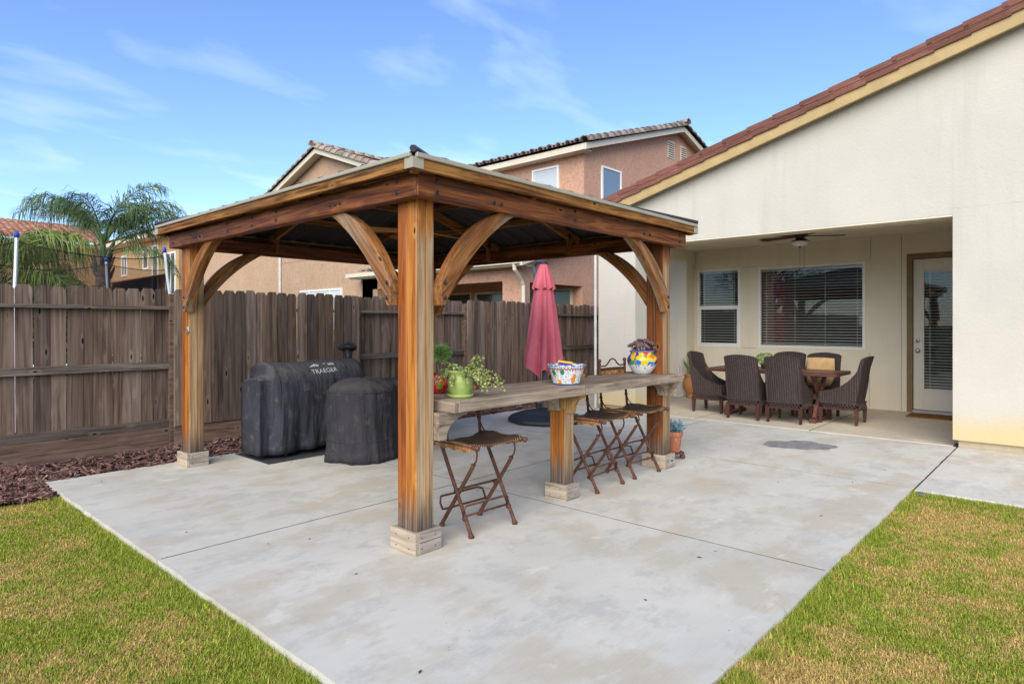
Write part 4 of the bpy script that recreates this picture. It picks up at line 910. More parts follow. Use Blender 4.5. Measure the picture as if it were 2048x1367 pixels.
# porch in front of the main block
W = MB(); W.box(XP, XP + 0.22, YN, 10.12, -0.1, 2.78); W.box(XP, XP + 0.22, 10.1205, 15.27, 2.41, 2.78); W.box(XP, XP + 0.22, 15.2705, 15.80, -0.1, 2.78)
W.box(XP + 0.2205, 13.17, YN + 0.001, YN + 0.22, 2.37, 3.4); W.box(XP + 0.2205, XP + 0.26, YN + 0.001, YN + 0.22, -0.1, 2.3695); W.box(13.17, XM - 0.001, YN + 0.001, YN + 0.22, -0.1, 3.4)
W.build('porch_wall', NS, nb)
MB().prism([(XP + 0.2, 2.78), (XM, 2.78), (XM, 3.60), (XP + 0.2, 2.80)], 'y', YN + 0.23, 15.79).build('porch_ceiling', NS, nb)
XF = 10.42
MB().box(XF, XF + 0.05, YN - 0.3, 15.85, 2.70, 2.84).build('porch_fascia', trim2, nb)
MB().box(XF + 0.051, XP - 0.001, YN - 0.3, 15.85, 2.71, 2.72).build('porch_soffit', trim2, nb)
MB().prism([(XF, 2.70), (XM, 2.70 + (XM - XF) * 0.3), (XM, 2.84 + (XM - XF) * 0.3), (XF, 2.84)], 'y', YN - 0.35, YN - 0.301).build('porch_rake', trim2, nb)
MB().box(XF - 0.10, XF - 0.001, YN - 0.3, 15.9, 2.74, 2.85).build('gutter', trim2, nb)
wavy_roof((XF - 0.05, YN - 0.33, 2.862), (0, 6.2, 0), (XM - XF + 0.05, 0, (XM - XF + 0.05) * 0.3), 21, 8, 'porch_roof', greytile, nb)
MB().tube([(XF - 0.05, YN - 0.15, 2.75), (XF - 0.02, YN - 0.15, 2.62), (XF + 0.30, YN - 0.06, 2.40), (XP - 0.02, YN - 0.05, 2.28), (XP - 0.0, YN - 0.05, 0.0)], 0.045, 8).build('downspout', trim2, nb)
nwin('x', XM, 13.62, 14.72, 0.9, 2.35, nb, green_gl, fm=trim2); nwin('x', XM, 11.0, 13.45, 0.0, 2.35, nb, green_gl, (0.35, 0.5), fm=trim2, w=0.07); nwin('x', XM, 9.85, 10.6, 0.0, 2.35, nb, green_gl, fm=trim2, w=0.07)
# gable block
GY, GW, GH = 17.85, 3.0, 5.83; gs = 0.345
W = MB(); W.prism([(15.05, -0.1), (GY + GW - 0.05, -0.1), (GY + GW - 0.05, GH - 0.05), (GY, GH - 0.05 + gs * (GW - 0.05)), (15.05, GH - 0.05)], 'x', XP, XM + 3); W.build('gable_wall', NS2, nb)
for s in (1, -1):
    e = GY + s * (GW + 0.25); ez = GH - 0.25 * gs; pk = GH + gs * GW
    MB().prism([(e, ez - 0.10), (GY, pk - 0.10), (GY, pk + 0.06), (e, ez + 0.06)], 'x', XP - 0.35, XP - 0.30).build('rake_fascia', trim2, nb)
    MB().prism([(e, ez - 0.02), (GY + s * 0.002, pk - 0.02), (GY + s * 0.002, pk + 0.05), (e, ez + 0.05)], 'x', XP - 0.299, XM + 4).build('roof_deck', trim2, nb)
    rr = wavy_roof((XP - 0.30, e, ez + 0.07), (6.5, 0, 0), (0, -s * (GW + 0.25), gs * (GW + 0.25)), 21, 8, 'roof', tantile, nb)
    tt = barrel_mesh(0.42, 0.15, 0.13, tantile)
    tiles_along((XP - 0.30, e, ez + 0.06), (XP - 0.30, GY, pk + 0.07), tt, 0.36, rr)
tiles_along((XP - 0.5, GY, pk + 0.13), (XM + 4, GY, pk + 0.13), barrel_mesh(0.42, 0.14, 0.125, tantile), 0.38, rr, 'ridge_tile')
nwin('x', XP, 16.85, 19.33, 1.25, 2.51, nb, pale_gl, (0.26, 0.76))
hjn = MB().box(XP - 0.004, XP + 0.001, 15.9, 21.0, 3.50, 3.512); hjn.build('control_joint', cjn, nb)
MB().tube([(XP - 0.05, 20.65, 0), (XP - 0.05, 20.65, 5.8)], 0.05, 8).build('downspout', plain('grey_white_metal', (0.58, 0.56, 0.53), 0.5), nb)
# left wing with terracotta roof and solar panels
XA = 11.5
W = MB(); W.box(XA, XA + 7, 20.85, 31.3, -0.1, 5.72); W.build('wing_wall', NS2, nb)
MB().box(XA - 0.62, XA - 0.57, 21.3, 31.6, 5.68, 5.82).build('eave_fascia', trim2, nb); MB().box(XA - 0.569, XA - 0.001, 21.3, 31.6, 5.69, 5.70).build('soffit', trim2, nb)
wr = wavy_roof((XA - 0.70, 21.25, 5.84), (0, 10.4, 0), (4.2, 0, 4.2 * 0.31), 34, 12, 'wing_roof', redtile, nb)
solar = MT('solar_cells', 0.15, 0.5); so_ = solar.obj(); solar.color(solar.mix(solar.smask(solar.wave(so_, 3, 0, 0, 1, 'Y'), 0.9, 0.98), (0.012, 0.013, 0.018), (0.05, 0.05, 0.06)))
for k in range(5):
    y0 = 21.9 + k * 1.72; f = MB(); M = Matrix.Translation((XA - 0.05, y0, 6.20)) @ Matrix.Rotation(-math.atan(0.31), 4, 'Y')
    f.cbox(0, 1.02, 0, 1.66, 0, 0.04, 0.004, M); f.box(0.1, 0.14, 0.2, 0.24, -0.12, 0, M); f.box(0.8, 0.84, 1.3, 1.34, -0.12, 0, M); fo = f.build('solar_panel', plain('panel_frame_%d' % k, (0.06, 0.06, 0.06), 0.4, 0.5, 0.6), nb)
    MB().box(0.02, 1.0, 0.02, 1.64, 0.0405, 0.043, M).build('cells', solar.m, fo)
MB().tube([(XA + 0.9, 23.2, 6.1), (XA + 0.9, 23.2, 6.95)], 0.05, 8).build('vent_pipe', redtile, nb)
# ------------------------------------------------------------------ far house behind the palms
fh = thing('far_house', 'tan two-storey house with terracotta tile roof behind the palm', 'house', (16, 46, -0.05))
XH, YH = 12.5, 45.8; TAN = stucco('far_tan_stucco', (0.44, 0.29, 0.15), None, scale=20, bump=0.4, blot=0.08)
MB().box(XH, XH + 8, 34.5, YH - 0.001, -0.1, 6.1).build('wing_wall', TAN, fh); MB().box(-2.0, XH + 8, YH, YH + 9, -0.1, 6.1).build('wall', TAN, fh)
MB().box(-2.5, XH + 0.02, YH - 0.75, YH - 0.68, 6.05, 6.28).build('eave_fascia', plain('brown_fascia', (0.30, 0.20, 0.12), 0.7), fh)
MB().box(XH - 0.75, XH - 0.68, 34.2, YH - 0.76, 6.05, 6.28).build('eave_fascia', trim2, fh)
MB().box(XH - 0.679, XH - 0.001, 34.2, YH - 0.76, 6.06, 6.07).build('soffit', trim2, fh); MB().box(-2.5, XH + 0.02, YH - 0.679, YH - 0.001, 6.06, 6.07).build('soffit', trim2, fh)
wavy_roof((-2.6, YH - 0.85, 6.30), (15.2, 0, 0), (0, 5.5, 1.75), 44, 14, 'roof', redtile, fh)
wavy_roof((XH - 0.85, 34.1, 6.30), (0, YH - 34.1 + 4, 0), (4.5, 0, 1.45), 44, 12, 'roof', redtile, fh)
for (a, b, z0, z1, sp) in ((42.55, 43.55, 4.3, 5.55, (0.5,)), (38.9, 39.8, 4.5, 5.75, ()), (37.4, 38.3, 3.0, 5.75, ()), (34.9, 36.3, 2.9, 5.2, (0.5,))):
    nwin('x', XH, a, b, z0, z1, fh, sky_gl, sp, 0.09)
MB().box(7.5, XH, 36.0, 45.0, -0.1, 2.7).build('porch_wall', TAN, fh)
wavy_roof((7.1, 35.6, 2.75), (0, 9.8, 0), (5.4, 0, 1.3), 30, 12, 'porch_roof', redtile, fh)
# ------------------------------------------------------------------ palms
def frond_mesh(L, droop, leaf, seed, name, mat, rot, n=70, wd=0.010):
    """feather frond along +x, tip bending down; rot is the frond's final rotation, so that the leaflets hang to the ground"""
    rd = random.Random(seed); m = MB(); P = []; dwn = rot.to_matrix().inverted() @ Vector((0, 0, -1))
    p = Vector((0, 0, 0)); a = 0.0
    for i in range(25):
        P.append(p.copy()); f = i / 24; a = -droop * f ** 1.6; p = p + Vector((math.cos(a), 0, math.sin(a))) * (L / 24)
    m.tube(P, [lerp(0.026, 0.004, i / 24) for i in range(25)], 5)
    for i in range(n):
        f = 0.22 + 0.78 * i / n; k = f * 24; j = min(23, int(k)); b = P[j].lerp(P[j + 1], k - j); tg = (P[j + 1] - P[j]).normalized()
        for s in (1, -1):
            ln = leaf * (0.40 + 0.60 * math.sin(math.pi * min(1, 0.12 + f * 0.80))) * rd.uniform(0.75, 1.15); up = rd.uniform(-0.2, 0.75)
            out_ = (Vector((0, s, 0)) * rd.uniform(0.35, 0.9) + tg * rd.uniform(0.35, 0.9) - dwn * up * 0.6).normalized(); hang = rd.uniform(0.25, 0.95)
            q1 = b + out_ * ln * 0.33; q2 = q1 + (out_ * (1 - hang * 0.7) + dwn * hang).normalized() * ln * 0.34; q3 = q2 + (out_ * (1 - hang) * 0.5 + dwn * (0.25 + hang)).normalized() * ln * 0.38
            w_ = tg * wd
            m.add([b - w_ * 0.5, b + w_ * 0.5, q1 + w_, q1 - w_, q2 + w_ * 0.8, q2 - w_ * 0.8, q3], [(0, 1, 2, 3), (3, 2, 4, 5), (5, 4, 6)])
    me = m.mesh(name); me.materials.append(mat); return me
def leafmat(name, c1, c2, tl=0.25):
    t = MT(name, 0.5, 0.35); o = t.obj(); r = t.rand(); f = t.ma('ADD', t.ma('MULTIPLY', t.noise(o, 3, 4), 0.7), t.ma('MULTIPLY', r, 0.4))
    t.color(t.ramp(f, [(0.3, c1), (0.75, c2)])); return t.m
pl1 = leafmat('palm_leaf', (0.04, 0.085, 0.03), (0.13, 0.20, 0.06)); pl2 = leafmat('young_palm_leaf', (0.055, 0.10, 0.014), (0.18, 0.24, 0.035))
trunkm = MT('palm_trunk', 0.95, 0.1); o = trunkm.obj(); trunkm.color(trunkm.ramp(trunkm.noise(trunkm.vm('MULTIPLY', o, (6, 6, 22)), 1, 5, 0.7), [(0.3, (0.045, 0.035, 0.028)), (0.7, (0.19, 0.15, 0.115))])); trunkm.bump(trunkm.noise(trunkm.vm('MULTIPLY', o, (8, 8, 30)), 1, 4), 1, 0.05); trunkm = trunkm.m
def palm(x, y, h, label, fronds, mat, L, leaf, droop, seed, tr=0.16, boot=True):
    root = thing('palm_tree', label, 'palm tree', (x, y, -0.05)); rd = random.Random(seed)
    prof_ = [(tr * (1.25 - 0.3 * i / 12) * (1 + 0.06 * (i % 2)), h * i / 12) for i in range(13)]; MB().lathe(prof_, 14, (x, y, -0.05)).build('trunk', trunkm, root, smooth=True)
    if boot:
        cr_ = MB()
        for k in range(14):
            a = k * 2.4; z_ = h - 0.5 + 0.05 * k; cr_.spike((x + tr * 0.8 * math.cos(a), y + tr * 0.8 * math.sin(a), z_ - 0.15), (x + tr * 1.7 * math.cos(a), y + tr * 1.7 * math.sin(a), z_ + 0.25), 0.045, 5)
        cr_.build('leaf_boots', trunkm, root)
        MB().tube([(x, y, h - 0.2), (x, y, h + 0.55)], [tr * 0.55, 0.05], 10).build('crownshaft', mat, root)
    for i, (az_, el_, s_) in enumerate(fronds):
        e_ = Euler((rd.gauss(0, 0.15), R(-el_), R(az_))); f_, d_ = ((1.0, 1.0), (0.9, 1.15), (1.05, 0.85))[i % 3]
        put('frond', frond_mesh(L * f_ * s_, droop * d_, leaf, seed + i, 'frond', mat, e_), None, root, True, (x, y, h - 0.05 + 0.25 * (el_ > 50)), e_)
    return root
# azimuth is measured so that 132 points to picture left and -48 to picture right
palm(4.87, 18.45, 3.15, 'slender feather palm with arching green fronds beyond the fence', [(132, 58, 1), (118, 66, .95), (148, 40, .8), (-48, 60, 1.02), (-35, 66, 1.0), (-62, 50, .98), (-48, 22, .85), (60, 62, .8), (-120, 62, .8), (95, 58, .85), (-80, 70, .9), (-20, 48, .9), (160, 72, .85), (20, 74, .75), (-55, 75, .9), (126, 76, .8)], pl1, 2.5, 0.82, 1.75, 21)
palm(2.3, 16.2, 2.0, 'bushy yellow-green palm with drooping fronds behind the trampoline net', [(a, e, s) for a, e, s in ((-48, 62, 1), (-30, 40, 1), (-65, 35, .95), (-48, 15, .9), (132, 60, 1), (110, 45, 1), (150, 40, .9), (60, 62, .8), (-120, 55, 1), (-100, 35, 1), (20, 55, .9), (170, 60, .9), (-150, 40, .9), (-75, 70, .9), (0, 30, .9), (95, 68, .9), (-20, 64, 1), (-85, 12, .8))], pl2, 2.25, 0.95, 1.85, 55)
# dark shrub behind the net
shm = leafmat('shrub_leaf', (0.016, 0.032, 0.014), (0.05, 0.085, 0.035)); m = MB(); rd = random.Random(4)
for i in range(2600):
    th_, ph = rd.uniform(0, 6.28), math.acos(rd.uniform(-0.6, 1)); rr = rd.uniform(0.65, 1.0) * (0.8 + 0.4 * float(vnoise(th_ * 1.5, ph * 2, 8)))
    c = Vector((rr * 1.5 * math.sin(ph) * math.cos(th_), rr * 1.5 * math.sin(ph) * math.sin(th_), 1.05 + rr * 1.15 * math.cos(ph)))
    d = Vector((rd.gauss(0, 1), rd.gauss(0, 1), rd.gauss(0, 1))).normalized(); e = d.cross(Vector((rd.gauss(0, 1), rd.gauss(0, 1), rd.gauss(0, 1)))).normalized()
    m.add([c - d * 0.10, c + e * 0.035, c + d * 0.10, c - e * 0.035], [(0, 1, 2, 3)])
sh = thing('shrub', 'dark green leafy shrub behind the trampoline net', 'shrub', (2.7, 14.9, -0.05)); m.build('crown', shm, sh, world=False)
MB().tube([(0, 0, 0), (0.05, 0, 0.8)], [0.06, 0.04], 8).build('trunk', trunkm, sh, world=False)
# ------------------------------------------------------------------ trampoline beyond the fence
def toworld(x, z): return (x * math.sin(R(YAW)) + z * math.cos(R(YAW)), -x * math.cos(R(YAW)) + z * math.sin(R(YAW)))
P1, P2, P3 = (1.80, 10.68), (3.83, 11.11), (3.64, 13.56)
def circ(a, b, c):
    d = 2 * (a[0] * (b[1] - c[1]) + b[0] * (c[1] - a[1]) + c[0] * (a[1] - b[1]))
    q = [p[0] ** 2 + p[1] ** 2 for p in (a, b, c)]
    return ((q[0] * (b[1] - c[1]) + q[1] * (c[1] - a[1]) + q[2] * (a[1] - b[1])) / d, (q[0] * (c[0] - b[0]) + q[1] * (a[0] - c[0]) + q[2] * (b[0] - a[0])) / d)
tcx, tcy = circ(P1, P2, P3); tr_ = math.hypot(P1[0] - tcx, P1[1] - tcy)
A1, A2, A3 = [math.atan2(p[1] - tcy, p[0] - tcx) for p in (P1, P2, P3)]
tramp = thing('trampoline', 'round trampoline with white poles, blue caps and black safety net', 'trampoline', (tcx, tcy, -0.075))
galv = plain('galvanised_pole', (0.62, 0.62, 0.63), 0.45, 0.4, 0.2, 0.05); bluep = plain('blue_cap', (0.02, 0.07, 0.35), 0.45); blk = plain('black_mat', (0.015, 0.015, 0.016), 0.8)
angs = sorted([A1, A2, A3, A3 + 1.2, A1 - 1.1, A1 - 2.05])
ringp = [(tcx + tr_ * 0.97 * math.cos(a), tcy + tr_ * 0.97 * math.sin(a), 0.82) for a in np.linspace(0, 2 * math.pi, 49)]
MB().tube(ringp, 0.025, 8).build('frame_ring', galv, tramp); MB().lathe([(0.01, 0.80), (tr_ * 0.93, 0.80), (tr_ * 0.93, 0.812), (0.01, 0.812)], 40, (tcx, tcy, 0)).build('jumping_mat', blk, tramp)
TZ = 2.62
for a in angs:
    ca_, sa_ = math.cos(a), math.sin(a); f = lambda r, z: (tcx + r * ca_, tcy + r * sa_, z)
    MB().tube([f(tr_ * 1.0, -0.06), f(tr_ * 1.0, 0.8)], 0.02, 8).build('leg', galv, tramp)
    MB().tube([f(tr_ * 1.02, 0.5), f(tr_ * 1.03, 1.9), f(tr_ * 1.01, 2.15), f(tr_ * 0.985, TZ)], 0.022, 8).build('pole', galv, tramp)
    MB().lathe([(0.027, TZ - 0.05), (0.031, TZ), (0.024, TZ + 0.03), (0.006, TZ + 0.04)], 12, (tcx + tr_ * 0.985 * ca_, tcy + tr_ * 0.985 * sa_, 0)).build('pole_cap', bluep, tramp, smooth=True)
nt_ = MT('safety_net', 0.8); 
tr2 = nt_.n('ShaderNodeBsdfTransparent'); df = nt_.n('ShaderNodeBsdfDiffuse'); df.inputs[0].default_value = (0.02, 0.02, 0.022, 1); mx2 = nt_.n('ShaderNodeMixShader'); mx2.inputs[0].default_value = 0.30
nt_.t.links.new(tr2.outputs[0], mx2.inputs[1]); nt_.t.links.new(df.outputs[0], mx2.inputs[2]); nt_.t.links.new(mx2.outputs[0], [q for q in nt_.t.nodes if q.type == 'OUTPUT_MATERIAL'][0].inputs[0])
net = MB(); rope = MB(); ext = angs + [angs[0] + 2 * math.pi]; top = []
for a, b in zip(ext, ext[1:]):
    for k in range(12):
        s = k / 12; top.append((lerp(a, b, s), TZ - 0.10 - 0.14 * 4 * s * (1 - s) * min(1, (b - a) / 1.1)))
top.append((ext[-1], TZ - 0.10))
net.grid([[(tcx + tr_ * 0.96 * math.cos(a), tcy + tr_ * 0.96 * math.sin(a), lerp(0.83, z, f)) for a, z in top] for f in (0, 0.5, 1)]); net.build('net', nt_.m, tramp)
MB().tube([(tcx + tr_ * 0.962 * math.cos(a), tcy + tr_ * 0.962 * math.sin(a), z) for a, z in top], 0.007, 5).build('net_hem', blk, tramp)
# leafy yard tree left of the frame, seen mirrored in the patio windows
yt = thing('yard_tree', 'leafy shade tree standing beyond the fence left of the yard', 'tree', (-6.5, 11.0, -0.05))
MB().tube([(0, 0, 0), (0.05, 0.02, 1.2), (0.0, 0.1, 2.4)], [0.20, 0.16, 0.13], 12).build('trunk', trunkm, yt, world=False)
rd = random.Random(31); lb_ = MB(); m = MB()
for i in range(26):
    a = i * 2.4; e = Vector((math.cos(a) * rd.uniform(0.6, 2.6), math.sin(a) * rd.uniform(0.6, 2.6), rd.uniform(3.0, 6.2))); lb_.tube([(0, 0.1, 2.2), (e.x * 0.4, e.y * 0.4, lerp(2.3, e.z, 0.55)), tuple(e)], [0.07, 0.04, 0.012], 6)
    for k in range(150):
        d = Vector((rd.gauss(0, 1), rd.gauss(0, 1), rd.gauss(0, 0.8))); c = e + d * 0.42; u_ = Vector((rd.gauss(0, 1), rd.gauss(0, 1), rd.gauss(0, 1))).normalized(); v_ = u_.orthogonal().normalized(); m.add([c - u_ * 0.07, c + v_ * 0.03, c + u_ * 0.07, c - v_ * 0.03], [(0, 1, 2, 3)])
lb_.build('limbs', trunkm, yt, world=False); m.build('crown', shm, yt, world=False)
# ------------------------------------------------------------------ covered pellet grill
def cloth(name, c, dust):
    t = MT(name, 0.85, 0.2); o = t.obj(); a = t.noise(o, 3.2, 6, 0.65, 0.5); b = t.noise(o, 11, 6, 0.7)
    k = t.ramp(a, [(0.3, tuple(x * 0.7 for x in c)), (0.7, tuple(x * 1.25 for x in c))])
    k = t.mix(t.ma('MULTIPLY', t.smask(b, 0.52, 0.72), 0.45), k, dust)
    nz = t.sep(t.n('ShaderNodeNewGeometry').outputs['Normal'])[2]      # dust settles on what faces up
    k = t.mix(t.ma('MULTIPLY', t.smask(nz, 0.25, 0.95), 0.55), k, dust)
    w_ = t.noise(o, 420, 2); rg1 = t.ma('ABSOLUTE', t.ma('SUBTRACT', t.noise(t.vm('MULTIPLY', o, (1, 1, 0.22)), 6, 2, 0.5, 0.3), 0.5)); rg2 = t.ma('ABSOLUTE', t.ma('SUBTRACT', t.noise(t.vm('MULTIPLY', o, (1, 1, 0.2)), 13, 2, 0.5, 0.3), 0.5))
    t.color(k)
    t.bump(t.ma('ADD', t.ma('ADD', t.ma('MULTIPLY', t.smask(rg1, 0.12, 0.0), 1.0), t.ma('MULTIPLY', t.smask(rg2, 0.14, 0.0), 0.5)), t.ma('MULTIPLY', w_, 0.05)), 0.30, 0.02); return t.m
cov1 = cloth('grill_cover_cloth', (0.036, 0.037, 0.046), (0.135, 0.128, 0.12)); cov2 = cloth('round_cover_cloth', (0.033, 0.031, 0.036), (0.115, 0.10, 0.09))
gr = thing('covered_grill', 'pellet grill under a dusty charcoal cover with white lettering', 'grill', (3.6, 6.42, 0))
GF, GB = 6.14, 6.76
def section(x):
    """outline y,z of the cover at x: front hem, front, rounded top, back, back hem"""
    s = min(1, max(0, (x - 3.10) / 0.09)); s = s * s * (3 - 2 * s); top_ = lerp(0.845, 0.99, s) + 0.012 * math.sin(x * 5); rnd = lerp(0.05, 0.26, s)
    f0 = GF + lerp(0.05, 0.0, s); P = []; GBx = lerp(6.56, GB, s)
    if s < 0.01: f0 += 0.0
    for k in range(12): P.append((f0, lerp(0.07, top_ - rnd, k / 12)))
    for k in range(11):
        a = math.pi / 2 * k / 10; P.append((f0 + 0.30 * s + (1 - s) * 0.06 - (0.30 * s + (1 - s) * 0.06) * math.cos(a), top_ - rnd + rnd * math.sin(a)))
    for k in range(1, 9):
        a = math.pi / 2 * k / 8; P.append((lerp(f0 + 0.3 * s + (1 - s) * 0.06, GBx, math.sin(a)), top_ - 0.10 * (1 - math.cos(a))))
    for k in range(1, 7): P.append((GBx, lerp(top_ - 0.10, 0.07, k / 6)))
    return P
xs = np.concatenate([np.linspace(3.00, 3.08, 8), np.linspace(3.09, 3.20, 10), np.linspace(3.215, 4.24, 44)])
rows = []
for x in xs:
    sec = section(x); row = []
    for j, (y, z) in enumerate(sec):
        amp = 0.060 * max(0, 1 - z / 0.85) + 0.010; fold = (fbm(x * 9, z * 1.3, 2, 2) - 0.5) * 2 * amp
        fold += 0.022 * math.sin(x * 23 + 1.5 * math.sin(z * 3)) * max(0, 1 - z / 0.72)
        sag = 0.018 * math.sin(x * 3.0 + 1) if j < 1 or j == len(sec) - 1 else 0
        if 0.78 < z < 0.97 and 3.5 < x < 4.0: fold *= 0.15
        row.append((x, y - (fold if y < 6.4 else -fold), z + sag + (fbm(x * 6, y * 6, 9, 2) - 0.5) * 0.02 * (z > 0.8)))
    rows.append(row)
m = MB(); m.grid([[rows[i][j] for i in range(len(xs))] for j in range(len(rows[0]))])
for (row, sx) in ((rows[0], -1), (rows[-1], 1)):        # end faces with vertical folds, zipped to the edge rows
    n = len(row); h = n // 2; P = []
    for k in range(h):
        a, b = row[k], row[n - 1 - k]; line = []
        for q in range(13):
            s = q / 12; e = math.sin(math.pi * s); z = lerp(a[2], b[2], s); y = lerp(a[1], b[1], s)
            line.append((a[0] + sx * e * (0.012 + 0.05 * (fbm(y * 9, z * 1.2, 4, 2) - 0.5) * max(0.15, 1 - z / 0.8)), y, z))
        P.append(line)
    m.grid(P)
gc_ = m.build('cover', cov1, gr, smooth=True)
so_ = gc_.modifiers.new('thick', 'SOLIDIFY'); so_.thickness = 0.004; so_.offset = 1
piping = MB().tube([(3.205, p[0] - 0.010, p[1] + 0.004) for p in section(3.215)[2:24]], 0.005, 5); piping.build('seam', cov1, gc_)
for (x, y) in ((3.32, 6.24), (4.10, 6.24), (3.32, 6.66), (4.10, 6.66)):
    c_ = MB(); c_.tube([(x, y, 0.055), (x, y, 0.12)], 0.012, 8); c_.lathe([(0.03, -0.014), (0.034, -0.008), (0.034, 0.008), (0.03, 0.014)], 16, M=Matrix.Translation((x, y, 0.034)) @ Matrix.Rotation(R(90), 4, 'Y')); c_.build('caster', boltm, gr)
MB().box(3.25, 4.15, 6.25, 6.66, 0.118, 0.16).build('bottom_shelf', boltm, gr)
# lettering and mountain mark follow the rounded shoulder of the cover
prn = plain('white_print', (0.62, 0.62, 0.62), 0.7, 0.2, 0, 0.1)
def on_cover(u, v):
    """u metres along x, v metres up along the shoulder arc -> point just off the cloth"""
    a = v / 0.285; f0 = GF; top_ = 0.99 + 0.012 * math.sin(u * 5); cy = f0 + 0.30 - 0.30 * math.cos(a); cz = top_ - 0.26 + 0.26 * math.sin(a)
    n = Vector((0, -math.cos(a) * 0.26, math.sin(a) * 0.30)).normalized() * 0.0105; return (u, cy + n.y, cz + n.z)
tcv = bpy.data.curves.new('lettering', 'FONT'); tcv.body = 'TRAEGER'; tcv.size = 0.088; tcv.space_character = 1.05
tob = bpy.data.objects.new('lettering_tmp', tcv); C.objects.link(tob); dg = bpy.context.evaluated_depsgraph_get(); tme = bpy.data.meshes.new_from_object(tob.evaluated_get(dg)); bpy.data.objects.remove(tob)
xw = max(v.co.x for v in tme.vertices); u0 = 3.60; WT = 0.31
L_ = MB(); L_.add([on_cover(u0 + v.co.x / xw * WT, 0.155 + v.co.y * 0.95) for v in tme.vertices], [tuple(p.vertices) for p in tme.polygons])
tag(L_.build('lettering', prn, gc_), kind='stuff'); L_ = MB()
def poly(pts): L_.add([on_cover(u0 + a, 0.255 + b) for a, b in pts], [tuple(range(len(pts)))])
poly([(0.0, 0.0), (0.06, 0.04), (0.045, 0.0)]); poly([(0.05, 0.0), (0.062, 0.042), (0.085, 0.052), (0.075, 0.0)]); poly([(0.085, 0.0), (0.09, 0.05), (0.125, 0.012), (0.11, 0.0)]); poly([(0.165, 0.030), (0.20, 0.042), (0.215, 0.032), (0.19, 0.025)])
for k in range(4): poly([(0.235 + k * 0.018, 0.0), (0.246 + k * 0.018, 0.055 - 0.01 * (k % 2)), (0.256 + k * 0.018, 0.0)])
tag(L_.build('mountain_mark', prn, gc_), kind='stuff')
# smoke stack wrapped in its own black bag, part of the grill
sk = MB(); sk.tube([(4.33, 6.62, 0.70), (4.34, 6.62, 1.00), (4.335, 6.62, 1.10)], [0.05, 0.042, 0.055], 12)
sk.lathe([(0.05, 1.08), (0.10, 1.10), (0.115, 1.125), (0.085, 1.155), (0.04, 1.175), (0.004, 1.18)], 20, (4.335, 6.62, 0), lambda r, z, th_, f: (r * (1 + 0.18 * math.sin(3 * th_ + 1) + 0.08 * math.sin(7 * th_)), z + 0.012 * math.sin(2 * th_)))
sk.build('bagged_chimney', plain('black_bag', (0.018, 0.018, 0.02), 0.5, 0.4, 0, 0.3, 20, 0.4), gr, smooth=True)
o = MB().cbox(3.02, 4.42, 6.02, 6.78, 0.001, 0.007, 0.002).build('grill_mat', plain('grill_mat_rubber', (0.045, 0.047, 0.052), 0.7, 0.3)); tag(o, 'thin dark rubber mat lying under the covered grill', 'mat')
# round covered fire pit / smoker
rc = thing('round_covered_smoker', 'drum shaped smoker under a wrinkled black cloth cover', 'smoker', (3.84, 5.60, 0))
def rfold(r, z, th_, f):
    lo = max(0, 1 - z / 0.74); k = 1 + (0.05 * math.sin(5 * th_ + 1.3 * math.sin(2 * th_)) + 0.05 * math.sin(11 * th_ + z * 4 + 2 * math.sin(3 * th_)) + 0.035 * math.sin(23 * th_ + 5 * z + 3 * math.sin(4 * th_))) * (0.22 + 0.45 * lo)
    k += 0.03 * lo * math.sin(z * 9 + 3 * th_) if z < 0.74 else 0.012 * math.sin(6 * th_)
    return (r * k, z + (0.014 * math.sin(4 * th_) if f < 0.02 else 0.008 * math.sin(3 * th_ + r * 9)))
pr = [(0.365, 0.004), (0.368, 0.05), (0.366, 0.10), (0.362, 0.105)] + [(0.362 - 0.004 * k / 12, 0.11 + 0.58 * k / 12) for k in range(13)] + [(0.352, 0.715), (0.335, 0.745), (0.305, 0.775), (0.255, 0.80), (0.19, 0.82), (0.12, 0.832), (0.02, 0.838)]
mm = MB().lathe(pr, 96, (3.84, 5.60, 0), rfold); mm.build('cover', cov2, rc, smooth=True)
MB().tube([(3.84 + 0.356 * math.cos(a) * (1 + 0.012 * math.sin(5 * a)), 5.60 + 0.356 * math.sin(a) * (1 + 0.012 * math.sin(5 * a)), 0.716) for a in np.linspace(0, 2 * math.pi, 64)], 0.006, 5).build('seam', cov2, rc)
MB().tube([(3.84 + 0.372 * math.cos(a) * (1 + 0.022 * math.sin(5 * a + 1.3 * math.sin(2 * a))), 5.60 + 0.372 * math.sin(a) * (1 + 0.022 * math.sin(5 * a + 1.3 * math.sin(2 * a))), 0.23 + 0.006 * math.sin(3 * a)) for a in np.linspace(0, 2 * math.pi, 90)], 0.003, 5).build('drawstring', cov2, rc)
# low covered side table behind the smoker
st = thing('covered_side_table', 'low table draped in black cloth beside the covered grill', 'side table', (5.0, 6.40, 0))
def sqf(r, z, th_, f):
    c_, s_ = abs(math.cos(th_)), abs(math.sin(th_)); q = 1 / max(c_, s_) ** 0.85; return (r * q * (1 + 0.02 * math.sin(9 * th_) * (1 - z)), z + 0.006 * math.sin(5 * th_))
MB().lathe([(0.33, 0.01), (0.325, 0.3), (0.32, 0.66), (0.30, 0.70), (0.2, 0.712), (0.02, 0.715)], 64, (5.0, 6.40, 0), sqf).build('cover', cov2, st, smooth=True)
